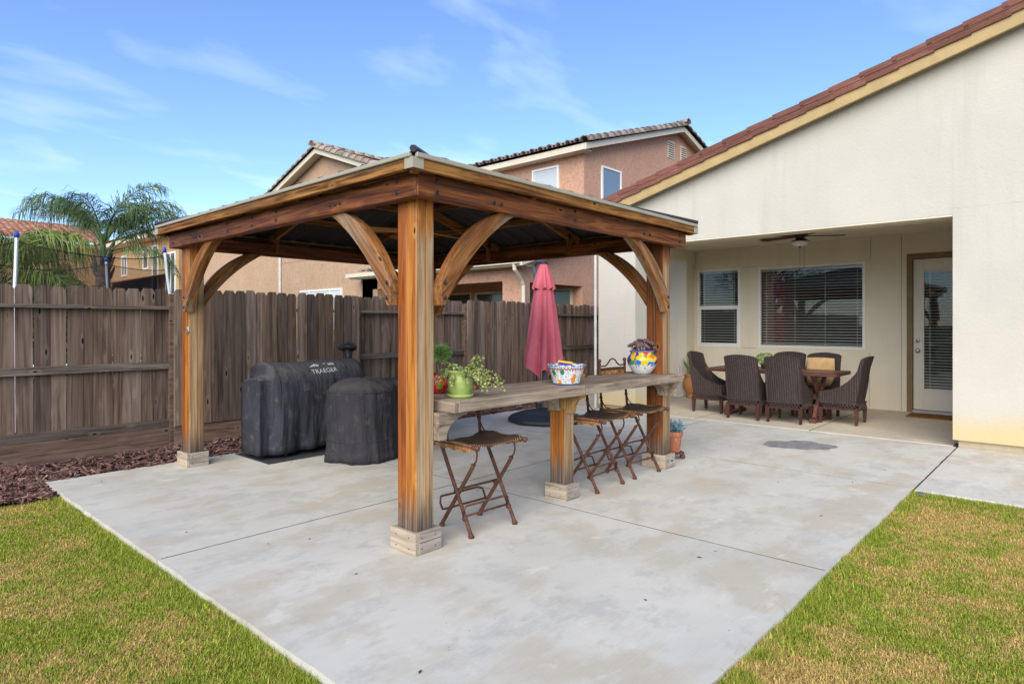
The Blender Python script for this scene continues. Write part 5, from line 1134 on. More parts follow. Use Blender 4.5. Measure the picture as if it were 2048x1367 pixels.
# ------------------------------------------------------------------ bar stools
rust = MT('rusty_iron', 0.75, 0.3, 0.35); o = rust.obj(); rust.color(rust.ramp(rust.noise(o, 22, 6, 0.7), [(0.3, (0.055, 0.026, 0.018)), (0.6, (0.145, 0.062, 0.040)), (0.8, (0.24, 0.105, 0.06))])); rust.bump(rust.noise(o, 120, 4), 0.4, 0.003); rust = rust.m
lea = MT('dark_hide', 0.6, 0.35); o = lea.obj(); lea.color(lea.ramp(lea.noise(o, 7, 6, 0.6), [(0.3, (0.032, 0.018, 0.011)), (0.7, (0.105, 0.058, 0.032))])); lea.bump(lea.noise(o, 60, 4), 0.3, 0.004); lea = lea.m
lea2 = MT('tan_hide', 0.6, 0.35); o = lea2.obj(); lea2.color(lea2.ramp(lea2.noise(o, 25, 5, 0.7), [(0.35, (0.12, 0.045, 0.012)), (0.65, (0.48, 0.235, 0.075))])); lea2 = lea2.m
lace = plain('lacing', (0.34, 0.22, 0.11), 0.7)
def make_stool():
    s = thing('bar_stool', '', 'bar stool', (0, 0, 0), 0, 'rusty iron bar stools tucked under the bar counter')
    B = lambda m, n, mt, par=s, sm=True: m.build(n, mt, par, world=False, smooth=sm)
    w, d = 0.205, 0.165; H = 0.60
    for sx in (-1, 1):
        x = sx * w
        m = MB(); m.tube([(x, -d, 0.0), (x, -d, 0.012), (x, -d + 0.008, 0.03), (x, 0.13, 0.555), (x, 0.135, 0.575)], [0.020, 0.020, 0.0135, 0.0135, 0.016], 10); m.ball((x, -d + 0.115 * 0.53, 0.115), 0.020); B(m, 'leg', rust)
        x2 = x + 0.026 * -sx
        m = MB(); m.tube([(x2, d, 0.0), (x2, d, 0.012), (x2, d - 0.008, 0.03), (x2, -0.15, 0.455), (x2, -0.157, 0.475)], [0.020, 0.020, 0.0135, 0.0135, 0.017], 10); B(m, 'leg', rust)
        m = MB(); m.tube([(x2, -0.157, 0.47), (x2, -0.185, 0.50), (x2, -0.195, 0.545), (x2, -0.185, 0.578), (x2, -0.15, 0.585), (x2, 0.13, 0.585)], 0.0065, 7); B(m, 'spring_rod', rust)
        m = MB(); m.tube([(x2, 0.135, 0.575), (x2, 0.165, 0.59), (x2, 0.17, 0.60)], 0.0065, 6); B(m, 'hook', rust)
        m = MB(); m.ball((x2, 0.0, 0.275), 0.020); m.tube([(x, 0.0, 0.275), (x2, 0.0, 0.275)], 0.010, 8); B(m, 'pivot', rust)
        m = MB(); m.tube([(x * 1.10, -0.235, H), (x * 1.10, 0.205, H)], 0.012, 9); m.ball((x * 1.10, -0.245, H), 0.020); m.ball((x * 1.10, -0.215, H), 0.016); B(m, 'seat_rail', rust)
        m = MB(); xb = x * 1.02; m.tube([(xb, 0.195, H - 0.01), (xb, 0.205, H + 0.10), (xb, 0.215, 0.80), (xb, 0.225, 1.035)], 0.0115, 8)
        m.ball((xb, 0.2255, 1.05), 0.020); m.ball((xb, 0.224, 1.018), 0.016); m.ball((xb, 0.207, H + 0.11), 0.017); m.ball((xb, 0.216, 0.88), 0.015); B(m, 'back_post', rust)
        m = MB(); m.tube([(xb, 0.207, H + 0.115), (xb, 0.185, H + 0.06), (xb, 0.150, H + 0.02), (xb, 0.110, H + 0.015)], 0.0055, 6); B(m, 'scroll_bracket', rust)
    def hoop(y, z, dz, s_y):
        p = [(-w - 0.012, y, z), (-w - 0.03, y + s_y * 0.005, z + dz * 0.55), (-w - 0.01, y + s_y * 0.025, z + dz), (w - 0.08, y + s_y * 0.025, z + dz), (w - 0.03, y + s_y * 0.02, z + dz * 0.8), (w - 0.02, y, z)]
        m = MB(); m.tube(p, 0.0075, 7); m.tube([(-w, y, z), (w, y, z)], 0.0075, 7); B(m, 'footrest', rust)
    hoop(-d + 0.06, 0.13, 0.075, -1); hoop(d - 0.055, 0.135, 0.085, 1)
    m = MB(); m.tube([(-w, 0.0, 0.285), (w, 0.0, 0.285)], 0.0085, 8); B(m, 'cross_rod', rust)
    # hide seat slung between the rails, laced at the sides
    n = 12; P = []
    for j in range(n + 1):
        yy = lerp(-0.215, 0.185, j / n); row = []
        for i in range(n + 1):
            xx = lerp(-1.14 * w, 1.14 * w, i / n); q = 1 - (2 * i / n - 1) ** 2; row.append((xx, yy + (0.016 * math.sin(i * 1.3) if j in (0, n) else 0), H + 0.017 - 0.026 * q + 0.006 * math.sin(j * 0.9)))
        P.append(row)
    m = MB(); m.grid(P); seat = B(m, 'seat', lea); md = seat.modifiers.new('thick', 'SOLIDIFY'); md.thickness = 0.006
    m = MB()
    for sx in (-1, 1):
        m = MB(); m.grid([[(sx * 1.145 * w, y_, H + 0.016 - 0.05 * k + 0.006 * math.sin(y_ * 60) * k) for y_ in np.linspace(-0.2, 0.17, 20)] for k in (0, 1)]); B(m, 'seat_flap', lea2, seat)
    m = MB()
    for sx in (-1, 1):
        for k in range(22):
            y_ = lerp(-0.205, 0.18, k / 21); m.tube([(sx * 1.15 * w, y_, H - 0.012), (sx * 1.08 * w, y_ + 0.010, H + 0.019)], 0.003, 4)
    for k in range(22):
        x_ = lerp(-1.1 * w, 1.1 * w, k / 21); m.tube([(x_, -0.222, H + 0.004 - 0.02 * (1 - (x_ / w / 1.14) ** 2)), (x_ + 0.008, -0.206, H + 0.022 - 0.024 * (1 - (x_ / w / 1.14) ** 2))], 0.003, 4)
    B(m, 'lacing', lace, seat)
    m = MB(); m.grid([[(x_, 0.222 + 0.02 * (1 - (x_ / w) ** 2), z_ + 0.006 * math.sin(x_ * 70)) for x_ in np.linspace(-w * 1.0, w * 1.0, 24)] for z_ in (0.885, 0.925, 0.975)]); bk = B(m, 'back_band', lea2); md = bk.modifiers.new('thick', 'SOLIDIFY'); md.thickness = 0.005
    m = MB(); m.grid([[(x_, 0.219 + 0.02 * (1 - (x_ / w) ** 2), z_ ) for x_ in np.linspace(-w * 0.98, w * 0.98, 20)] for z_ in (0.955, 0.982)]); B(m, 'band_edge', lea, bk)
    m = MB(); m.tube([(-w, 0.224, 1.0), (-w * 0.55, 0.224, 1.0), (-w * 0.38, 0.224, 1.02), (-w * 0.2, 0.224, 1.055), (0, 0.224, 1.068), (w * 0.2, 0.224, 1.055), (w * 0.38, 0.224, 1.02), (w * 0.55, 0.224, 1.0), (w, 0.224, 1.0)], 0.0075, 7); B(m, 'back_scroll', rust)
    return s
st0 = make_stool(); SP = [((3.085, 3.125), -2, 'rusty iron bar stool standing alone beside the front gazebo post'), ((4.535, 3.15), 2, 'rusty iron bar stool just right of the bar counter centre post'), ((5.175, 3.16), -2, 'rusty iron bar stool close to the far gazebo post below the painted pot')]
for i, ((x, y), a, lb) in enumerate(SP):
    q = st0 if i == 0 else copy_tree(st0); q.location = (x, y, 0); q.rotation_euler.z = R(a); q['label'] = lb
# ------------------------------------------------------------------ cantilever umbrella
ux, uy = 7.06, 5.76
um = thing('patio_umbrella', 'closed raspberry red cantilever umbrella on a round black base', 'umbrella', (ux, uy, 0))
slate = plain('slate_metal', (0.085, 0.10, 0.125), 0.45, 0.4, 0.2, 0.1); bbase = plain('black_plastic', (0.022, 0.024, 0.030), 0.5, 0.4, 0, 0.15)
def octo(r, z, th_, f): return (r * (1 + 0.02 * math.cos(8 * th_)), z)
MB().lathe([(0.50, 0.0), (0.53, 0.02), (0.52, 0.06), (0.48, 0.095), (0.40, 0.115), (0.385, 0.13), (0.30, 0.15), (0.12, 0.165), (0.10, 0.20), (0.07, 0.205)], 64, (ux, uy, 0), octo).build('base', bbase, um, smooth=True)
MB().tube([(ux, uy, 0.16), (ux, uy, 0.62)], 0.045, 12).build('mast_sleeve', slate, um); top_ = (6.96, 5.87, 2.20)
MB().tube([(ux, uy, 0.55), (ux - 0.02, uy + 0.02, 1.0), top_, (6.955, 5.875, 2.26)], [0.034, 0.034, 0.032, 0.034], 12).build('mast', slate, um)
ox, oy = 6.80, 5.57
MB().tube([(6.955, 5.875, 2.245), (6.88, 5.75, 2.29), (ox, oy, 2.275)], 0.020, 8).build('arm', slate, um)
MB().lathe([(0.035, 2.235), (0.062, 2.24), (0.058, 2.262), (0.03, 2.278), (0.005, 2.28)], 18, (ox, oy, 0)).build('top_cap', bbase, um, smooth=True)
fab = MT('raspberry_canvas', 0.85, 0.2); o = fab.obj(); fab.color(fab.ramp(fab.noise(fab.vm('MULTIPLY', o, (5, 5, 1.2)), 1, 5), [(0.3, (0.50, 0.09, 0.125)), (0.7, (0.70, 0.19, 0.235))])); fab.bump(fab.noise(o, 250, 2), 0.15, 0.003); fab = fab.m
def folds(r, z, th_, f):
    k = 0.5 + 0.5 * math.cos(8 * th_ + 0.9 * math.sin(3 * th_) + 1.2 * f); k = k ** 0.55; dp = lerp(0.12, 0.55, f)
    return (r * (1 - dp + dp * k) * (1 + 0.10 * math.sin(2 * th_ + 1) * f), z - 0.10 * (1 - k) * (f > 0.98) - 0.07 * math.sin(th_ * 2 + 0.5) * max(0, f - 0.75) * 4 * 0.5 + 0.03 * f * k)
lo = MB().lathe([(lerp(0.105, 0.30, (k / 22) ** 0.8), lerp(1.98, 0.79, k / 22)) for k in range(23)], 128, (ox, oy, 0), folds, caps=False); lo.build('canopy', fab, um, smooth=True)
def folds2(r, z, th_, f):
    k = 0.5 + 0.5 * math.cos(8 * th_ + 0.9 * math.sin(3 * th_) + 0.4); k = k ** 0.6; dp = lerp(0.08, 0.36, f)
    return (r * (1 - dp + dp * k), z - 0.055 * (1 - k) * (f > 0.95))
MB().lathe([(lerp(0.052, 0.168, (k / 14) ** 0.9), lerp(2.238, 1.90, k / 14)) for k in range(15)], 128, (ox, oy, 0), folds2, caps=False).build('vent_cap', fab, um, smooth=True)
MB().tube([(ox, oy, 2.24), (ox, oy, 0.86)], 0.018, 8).build('inner_pole', slate, um)
# slate side table, seen only beside the front post
tb = thing('metal_side_table', 'low blue-grey metal table partly hidden behind the front gazebo post', 'side table', (4.86, 5.72, 0))
MB().cbox(4.62, 5.02, 5.52, 5.92, 0.40, 0.43, 0.005).build('top', slate, tb)
for x in (4.64, 4.96):
    for y in (5.54, 5.86): MB().cbox(x, x + 0.04, y, y + 0.04, 0, 0.40, 0.003).build('leg', slate, tb)
MB().cbox(4.681, 4.959, 5.545, 5.575, 0.02, 0.05, 0.003).build('foot_rail', slate, tb)
# ------------------------------------------------------------------ pots on the bar
ZB = 0.915
def leafmat2(name, c1, c2, sc=30):
    t = MT(name, 0.5, 0.35); o = t.obj(); t.color(t.ramp(t.noise(o, sc, 4, 0.6), [(0.35, c1), (0.65, c2)])); return t.m
px_, py_ = 2.865, 3.06
gp = thing('green_pot', 'lime green glazed pot with saucer holding a trailing variegated succulent', 'potted plant', (px_, py_, ZB))
glz = MT('green_glaze', 0.25, 0.5); o = glz.obj(); glz.color(glz.ramp(glz.noise(o, 9, 4), [(0.3, (0.24, 0.33, 0.08)), (0.7, (0.36, 0.45, 0.14))])); glz = glz.m
MB().lathe([(0.055, 0.0), (0.082, 0.003), (0.088, 0.022), (0.084, 0.026), (0.07, 0.020)], 40, (px_, py_, ZB)).build('saucer', glz, gp, smooth=True)
def rel(r, z, th_, f):
    return (r + 0.0035 * max(0, math.cos(4 * th_ + 0.6)) * (0.03 < z < 0.14) * max(0, math.sin((z - 0.03) * 40)), z)
MB().lathe([(0.060, 0.012), (0.066, 0.02), (0.074, 0.045), (0.081, 0.085), (0.082, 0.115), (0.078, 0.145), (0.079, 0.158), (0.092, 0.170), (0.096, 0.178), (0.090, 0.182), (0.080, 0.176), (0.075, 0.160), (0.070, 0.155), (0.002, 0.155)], 64, (px_, py_, ZB), rel).build('pot', glz, gp, smooth=True)
vl = MT('variegated_leaf', 0.5, 0.3); o = vl.obj(); vl.color(vl.ramp(vl.noise(o, 45, 3), [(0.38, (0.12, 0.19, 0.04)), (0.6, (0.42, 0.45, 0.17))])); vl = vl.m
orn = MB()                                               # raised leaf sprigs of the glaze relief
for a0 in (R(200), R(262), R(318), R(20), R(80), R(140)):
    for k in range(7):
        for s in (-1, 1):
            z_ = 0.045 + k * 0.010; r_ = 0.0745 + (z_ - 0.045) * 0.12; th_ = a0 + s * (0.05 + 0.09 * math.sin(k * 0.5)); p = Vector((px_ + r_ * math.cos(th_), py_ + r_ * math.sin(th_), ZB + z_)); c_ = Vector((px_ + r_ * math.cos(a0), py_ + r_ * math.sin(a0), ZB + z_ - 0.006))
            orn.spike(c_, p + Vector((0, 0, 0.006)), 0.0036, 5)
orn.build('relief', glz, gp)
stem = MB(); lv = MB(); rd = random.Random(3)
def leaf_quad(m, c, d, n, l, w):
    d = d.normalized(); s = d.cross(n).normalized(); m.add([c, c + d * l * 0.5 + s * w, c + d * l, c + d * l * 0.5 - s * w], [(0, 1, 2, 3)])
def rndv(): return Vector((rd.gauss(0, 1), rd.gauss(0, 1), rd.gauss(0, 1))).normalized()
for i in range(34):
    a = rd.uniform(0, 6.28); L = rd.uniform(0.08, 0.17); p = Vector((px_ + 0.04 * math.cos(a), py_ + 0.04 * math.sin(a), ZB + 0.15)); el = rd.uniform(0.2, 1.3)
    if i < 7: a = R(-48) + rd.gauss(0, 0.35); L = rd.uniform(0.22, 0.31); el = rd.uniform(0.35, 0.7)
    d = Vector((math.cos(a) * math.cos(el), math.sin(a) * math.cos(el), math.sin(el))); pts_ = [p.copy()]
    for k in range(10):
        d = (d + Vector((0, 0, -0.13 if i >= 7 else -0.17)) + rndv() * 0.08).normalized(); p = p + d * L / 10; pts_.append(p.copy())
        if p.z < ZB + 0.02: break
        for q in range(6): leaf_quad(lv, p + rndv() * 0.003, rndv() + Vector((0, 0, 0.3)), rndv(), rd.uniform(0.014, 0.024), rd.uniform(0.006, 0.010))
    stem.tube(pts_, 0.0025, 5)
stem.build('stems', plain('red_stem', (0.14, 0.05, 0.03), 0.6), gp); lv.build('leaves', vl, gp)
# fire-stick plant in a small red pot behind the post
rx, ry = 2.925, 3.345
rp = thing('red_pot', 'small red and orange pot with a ball of thin green stems', 'potted plant', (rx, ry, ZB))
rg = MT('painted_red_pot', 0.25, 0.5); o = rg.obj(); rc_ = rg.sep(rg.vor(o, 26, 'F1', 'Color'))[0]; rg.color(rg.ramp(rc_, [(0.0, (0.40, 0.02, 0.02)), (0.45, (0.55, 0.14, 0.02)), (0.62, (0.42, 0.03, 0.03)), (0.82, (0.16, 0.28, 0.03))], 'CONSTANT')); rg = rg.m
MB().lathe([(0.035, 0), (0.055, 0.02), (0.066, 0.06), (0.060, 0.10), (0.050, 0.12), (0.056, 0.13), (0.050, 0.128), (0.042, 0.118), (0.002, 0.118)], 32, (rx, ry, ZB)).build('pot', rg, rp, smooth=True)
m = MB(); rd = random.Random(9); c0_ = Vector((rx + 0.01, ry - 0.01, ZB + 0.275))
tw = MB()
for i in range(9):
    e = c0_ + rndv() * 0.05; tw.tube([(rx + rd.gauss(0, .01), ry + rd.gauss(0, .01), ZB + 0.11), (lerp(rx, e.x, 0.5) + rd.gauss(0, .008), lerp(ry, e.y, 0.5), ZB + 0.20), tuple(e)], [0.004, 0.003, 0.002], 5)
for i in range(430):
    d = rndv(); d.z = d.z * 0.9 + 0.15; p = c0_ + d * rd.uniform(0.015, 0.05); m.spike(p, p + (d + rndv() * 0.4).normalized() * rd.uniform(0.03, 0.055), 0.0027, 4)
fs = MT('fire_stick', 0.5, 0.3); o = fs.obj(); fs.color(fs.ramp(fs.noise(o, 60, 3), [(0.35, (0.09, 0.20, 0.04)), (0.62, (0.22, 0.36, 0.09)), (0.78, (0.42, 0.26, 0.06))])); m.build('stems', fs.m, rp); tw.build('twigs', plain('brown_twig', (0.18, 0.11, 0.06), 0.7), rp)
# talavera bowl with a yellow and blue box
bx_, by_ = 4.075, 3.10
bw_ = thing('painted_bowl', 'white ceramic bowl painted with blue dots and orange leaves on the bar', 'bowl', (bx_, by_, ZB))
tv = MT('dotted_talavera', 0.2, 0.5); p = tv.vm('SUBTRACT', tv.n('ShaderNodeNewGeometry').outputs['Position'], (bx_, by_, ZB)); X_ = tv.sep(p); th_ = tv.ma('ARCTAN2', X_[1], X_[0])
uv = tv.comb(tv.ma('MULTIPLY', th_, 0.13), X_[2], 0.0)
dots = tv.smask(tv.vor(tv.vm('MULTIPLY', uv, (78, 78, 1)), 1.0, rnd=0.35), 0.36, 0.26)
col = tv.mix(dots, (0.72, 0.72, 0.70), (0.02, 0.05, 0.22))
lf = tv.smask(tv.vor(tv.vm('MULTIPLY', uv, (15, 11, 1)), 1.0), 0.34, 0.28); lc = tv.ramp(tv.sep(tv.vor(tv.vm('MULTIPLY', uv, (15, 11, 1)), 1.0, 'F1', 'Color'))[0], [(0.0, (0.62, 0.22, 0.02)), (0.35, (0.03, 0.06, 0.32)), (0.55, (0.02, 0.22, 0.16)), (0.75, (0.68, 0.42, 0.03))], 'CONSTANT')
col = tv.mix(lf, col, lc)
zig = tv.ma('ADD', X_[2], tv.ma('MULTIPLY', tv.ma('PINGPONG', tv.ma('MULTIPLY', th_, 0.13), 0.012), 0.9))
band = tv.ma('MULTIPLY', tv.smask(zig, 0.128, 0.130), tv.smask(zig, 0.141, 0.139)); col = tv.mix(band, col, (0.35, 0.06, 0.02))
col = tv.mix(tv.smask(X_[2], 0.014, 0.010), col, (0.04, 0.12, 0.36)); col = tv.mix(tv.ma('MULTIPLY', tv.smask(X_[2], 0.150, 0.153), tv.smask(tv.noise(uv, 30, 2), 0.45, 0.55)), col, (0.03, 0.10, 0.36)); tv.color(col)
MB().lathe([(0.100, 0.0), (0.106, 0.004), (0.108, 0.012), (0.115, 0.04), (0.128, 0.085), (0.143, 0.125), (0.156, 0.150), (0.162, 0.157), (0.158, 0.161), (0.149, 0.155), (0.134, 0.12), (0.118, 0.075), (0.106, 0.03), (0.10, 0.012), (0.002, 0.012)], 64, (bx_, by_, ZB)).build('bowl', tv.m, bw_, smooth=True)
cb_ = thing('wipes_box', 'small yellow and blue box standing inside the painted bowl', 'box', (bx_, by_, ZB + 0.012)); M = Matrix.Translation((bx_ - 0.03, by_ + 0.0, ZB + 0.10)) @ Matrix.Rotation(R(-52), 4, 'Z') @ Matrix.Rotation(R(8), 4, 'Y')
MB().cbox(-0.055, 0.055, -0.022, 0.022, -0.075, 0.072, 0.003, M).build('body', plain('blue_card', (0.06, 0.035, 0.33), 0.4), cb_)
yb = plain('yellow_card', (0.72, 0.50, 0.04), 0.4); MB().cbox(-0.06, 0.058, -0.026, 0.026, 0.0725, 0.088, 0.003, M).cbox(-0.062, -0.0555, -0.024, 0.024, -0.05, 0.08, 0.002, M).build('lid', yb, cb_)
# talavera pot with purple echeverias
tx, ty = 5.43, 3.20
tp_ = thing('talavera_pot', 'round flower painted pot of purple succulents at the end of the bar', 'potted plant', (tx, ty, ZB))
fl = MT('flower_talavera', 0.2, 0.5); p = fl.vm('SUBTRACT', fl.n('ShaderNodeNewGeometry').outputs['Position'], (tx, ty, ZB)); X_ = fl.sep(p); th_ = fl.ma('ARCTAN2', X_[1], X_[0]); uv = fl.comb(fl.ma('MULTIPLY', th_, 0.135), X_[2], 0.0)
uvw = fl.vm('ADD', uv, fl.vm('MULTIPLY', fl.n('ShaderNodeTexNoise').outputs['Color'], (0.0, 0.0, 0.0)))
cc = fl.ramp(fl.sep(fl.vor(fl.vm('MULTIPLY', uv, (17, 19, 1)), 1.0, 'F1', 'Color'))[0], [(0.0, (0.55, 0.02, 0.02)), (0.2, (0.02, 0.16, 0.52)), (0.38, (0.66, 0.46, 0.02)), (0.55, (0.03, 0.30, 0.10)), (0.68, (0.62, 0.14, 0.02)), (0.84, (0.05, 0.04, 0.28))], 'CONSTANT')
d_ = fl.vor(fl.vm('MULTIPLY', uv, (17, 19, 1)), 1.0)
pet = fl.vor(fl.vm('MULTIPLY', uv, (75, 75, 1)), 1.0); cc = fl.mix(fl.smask(pet, 0.18, 0.10), cc, (0.03, 0.02, 0.02)); cc = fl.mix(fl.smask(d_, 0.12, 0.08), cc, (0.35, 0.02, 0.02))
nzz = fl.ma('ADD', X_[2], fl.ma('MULTIPLY', fl.noise(uv, 42, 3), 0.085)); low = fl.smask(nzz, 0.145, 0.125); col = fl.mix(low, cc, (0.68, 0.68, 0.64))
spr = fl.ma('MULTIPLY', fl.smask(fl.vor(fl.vm('MULTIPLY', uv, (45, 45, 1)), 1.0), 0.34, 0.28), fl.smask(nzz, 0.095, 0.11)); col = fl.mix(fl.ma('MULTIPLY', spr, low), col, cc); col = fl.mix(fl.smask(X_[2], 0.212, 0.216), col, (0.16, 0.15, 0.42)); fl.color(col)
MB().lathe([(0.070, 0.0), (0.082, 0.006), (0.112, 0.045), (0.137, 0.090), (0.147, 0.128), (0.142, 0.158), (0.124, 0.185), (0.112, 0.198), (0.113, 0.212), (0.124, 0.224), (0.122, 0.229), (0.112, 0.224), (0.10, 0.205), (0.095, 0.195), (0.002, 0.195)], 64, (tx, ty, ZB)).build('pot', fl.m, tp_, smooth=True)
pur = leafmat2('purple_succulent', (0.075, 0.042, 0.045), (0.26, 0.17, 0.175), 40); m = MB(); rd = random.Random(12)
for i in range(26):
    a = i * 2.4; r_ = 0.135 * math.sqrt(i / 26); c_ = Vector((tx + r_ * math.cos(a), ty + r_ * math.sin(a), ZB + 0.235 + 0.075 * (1 - (r_ / 0.14) ** 2) + rd.uniform(-0.012, 0.025))); ax = Vector((math.cos(a) * r_ * 5, math.sin(a) * r_ * 5, 1)).normalized()
    m.tube([(lerp(tx, c_.x, 0.6), lerp(ty, c_.y, 0.6), ZB + 0.19), tuple(c_)], 0.004, 5)
    e1 = ax.orthogonal().normalized(); e2 = ax.cross(e1)
    for k in range(16):
        b = k * 2.4; o_ = 0.35 + 0.65 * (k / 16); d = (e1 * math.cos(b) + e2 * math.sin(b)) * o_ + ax * (1.05 - 0.85 * o_); m.spike(c_, c_ + d.normalized() * (0.026 + 0.014 * o_), 0.0065, 5, 0.55)
m.build('rosettes', pur, tp_)
# blue chalk-stick succulent on a wheeled caddy
cx_, cy_ = 6.02, 3.17
bs = thing('terracotta_pot', 'terracotta pot of blue finger succulents on a wheeled caddy', 'potted plant', (cx_, cy_, 0.07))
ter = MT('terracotta', 0.85, 0.2); o = ter.obj(); ter.color(ter.mix(ter.smask(ter.noise(o, 9, 5, 0.7), 0.5, 0.68), (0.33, 0.115, 0.06), (0.46, 0.30, 0.22))); ter = ter.m
MB().lathe([(0.055, 0.07), (0.060, 0.075), (0.079, 0.235), (0.089, 0.237), (0.092, 0.285), (0.082, 0.286), (0.078, 0.27), (0.002, 0.27)], 32, (cx_, cy_, 0)).build('pot', ter, bs)
blu = leafmat2('blue_succulent', (0.07, 0.16, 0.20), (0.20, 0.33, 0.38), 25); m = MB(); rd = random.Random(5)
for i in range(52):
    a = rd.uniform(0, 6.28); r_ = rd.uniform(0, 0.055); tilt = rd.uniform(0.05, 1.15); d = Vector((math.cos(a) * math.sin(tilt), math.sin(a) * math.sin(tilt), math.cos(tilt))); p = Vector((cx_ + r_ * math.cos(a), cy_ + r_ * math.sin(a), 0.268)); L = rd.uniform(0.05, 0.125)
    m.tube([p, p + d * L * 0.5, p + d * L + Vector((0, 0, 0.01))], 0.004, 5)
    for k in range(9):
        f = 0.25 + 0.75 * k / 9; b = p + d * L * f; s_ = (d + rndv() * 0.75 + Vector((0, 0, 0.35))).normalized(); m.spike(b, b + s_ * rd.uniform(0.03, 0.055), 0.0042, 5, 0.5)
m.build('leaves', blu, bs)
ca = thing('plant_caddy', 'small rusty wheeled plant caddy beside the gazebo post', 'plant caddy', (cx_, cy_, 0)); MB().lathe([(0.10, 0.055), (0.105, 0.06), (0.10, 0.0695), (0.004, 0.0695)], 24, (cx_, cy_, 0)).build('plate', rust, ca)
for k in range(3):
    a = R(-75 + 120 * k); M = Matrix.Translation((cx_ + 0.088 * math.cos(a), cy_ + 0.088 * math.sin(a), 0.028)) @ Matrix.Rotation(a + 0.7, 4, 'Z') @ Matrix.Rotation(R(90), 4, 'X'); MB().lathe([(0.012, -0.012), (0.028, -0.010), (0.028, 0.010), (0.012, 0.012)], 16, M=M).cbox(-0.01, 0.01, 0.0, 0.03, -0.016, -0.0125, 0.001, M).build('caster', rust, ca)
# agave in a big terracotta jar, by the patio corner
ax_, ay_ = 11.18, 5.50
ag = thing('terracotta_jar', 'orange terracotta jar with a spiky green aloe by the patio corner', 'potted plant', (ax_, ay_, 0.006)); oter = plain('orange_terracotta', (0.46, 0.205, 0.07), 0.7, 0.3, 0, 0.12)
MB().lathe([(0.11, 0.0), (0.12, 0.02), (0.10, 0.045), (0.12, 0.08), (0.175, 0.19), (0.19, 0.27), (0.17, 0.35), (0.14, 0.385), (0.15, 0.395), (0.142, 0.41), (0.155, 0.42), (0.160, 0.44), (0.145, 0.445), (0.12, 0.42), (0.002, 0.42)], 36, (ax_, ay_, 0.006)).build('jar', oter, ag, smooth=True)
m = MB(); rd = random.Random(6)
for i in range(20):
    a = i * 2.4; t_ = 0.15 + 0.55 * (i / 20); d = Vector((math.cos(a) * math.sin(t_), math.sin(a) * math.sin(t_), math.cos(t_))); p = Vector((ax_, ay_, 0.42)); m.tube([p, p + d * 0.14, p + d * 0.26 + Vector((0, 0, 0.02)), p + d * rd.uniform(0.3, 0.4) + Vector((0, 0, 0.05))], [0.02, 0.019, 0.012, 0.002], 6)
m.build('leaves', leafmat2('aloe_leaf', (0.10, 0.18, 0.05), (0.30, 0.36, 0.14), 12), ag)
# yellow-green succulent in the ground by the column
m = MB(); rd = random.Random(8); c_ = Vector((8.45, 5.28, 0.0))
for i in range(90):
    d = rndv(); d.z = abs(d.z) + 0.25; d.normalize(); m.spike(c_ + d * 0.03, c_ + d * rd.uniform(0.09, 0.15), 0.010, 5, 0.6)
yp = thing('small_succulent', 'low yellow-green succulent plant at the foot of the house column', 'plant', (8.45, 5.28, 0)); m.build('leaves', leafmat2('yellow_leaf', (0.20, 0.22, 0.05), (0.42, 0.40, 0.12), 14), yp)
MB().lathe([(0.05, 0), (0.07, 0.03), (0.065, 0.05), (0.002, 0.05)], 16, (8.45, 5.28, 0)).build('pot', ter, yp)
# plant stand in the side yard with little pots
sx_, sy_ = 8.10, 6.42
ps = thing('plant_stand', 'black metal plant stand by the house corner near the fence', 'plant stand', (sx_, sy_, 0)); MB().cbox(sx_ - 0.30, sx_ + 0.30, sy_ - 0.17, sy_ + 0.17, 0.70, 0.73, 0.004).build('shelf', blk, ps)
MB().cbox(sx_ - 0.28, sx_ + 0.28, sy_ - 0.15, sy_ + 0.15, 0.30, 0.32, 0.004).build('shelf', blk, ps)
for a in (-0.28, 0.26):
    for b in (-0.15, 0.13): MB().cbox(sx_ + a, sx_ + a + 0.02, sy_ + b, sy_ + b + 0.02, 0, 0.70, 0.002).build('leg', blk, ps)
for (nm, dx_, dy_, c, r_, h_, lb) in (('yellow_pot', 0.02, -0.05, (0.66, 0.46, 0.03), 0.055, 0.11, 'little bright yellow pot on the black plant stand'), ('red_pot', 0.20, 0.02, (0.34, 0.03, 0.05), 0.07, 0.13, 'little dark red pot on the black plant stand'), ('copper_plant_pot', -0.18, 0.0, (0.20, 0.06, 0.04), 0.06, 0.10, 'small pot with copper coloured plant on the black stand')):
    q = thing(nm, lb, 'potted plant', (sx_ + dx_, sy_ + dy_, 0.73)); MB().lathe([(r_ * 0.7, 0), (r_, h_ * 0.6), (r_ * 0.9, h_), (r_ * 0.8, h_ * 0.95), (0.002, h_ * 0.9)], 20, (sx_ + dx_, sy_ + dy_, 0.73)).build('pot', plain(nm + '_glaze', c, 0.3, 0.5), q, smooth=True)
    m = MB(); big = nm.startswith('copper')
    for i in range(110 if big else 30):
        d = rndv(); d.z = abs(d.z) * 0.8 + 0.2; p = Vector((sx_ + dx_, sy_ + dy_, 0.73 + h_ * 0.9 + (0.10 if big else 0))); m.spike(p, p + d.normalized() * (rd.uniform(0.06, 0.12) if big else 0.05), 0.006, 4, 0.6)
    if big: m.tube([(sx_ + dx_, sy_ + dy_, 0.73 + h_ * 0.8), (sx_ + dx_, sy_ + dy_, 0.95)], 0.006, 6)
    m.build('leaves', leafmat2(nm + '_leaf', (0.20, 0.08, 0.05) if big else (0.08, 0.12, 0.05), (0.36, 0.19, 0.13) if big else (0.16, 0.2, 0.08)), q)
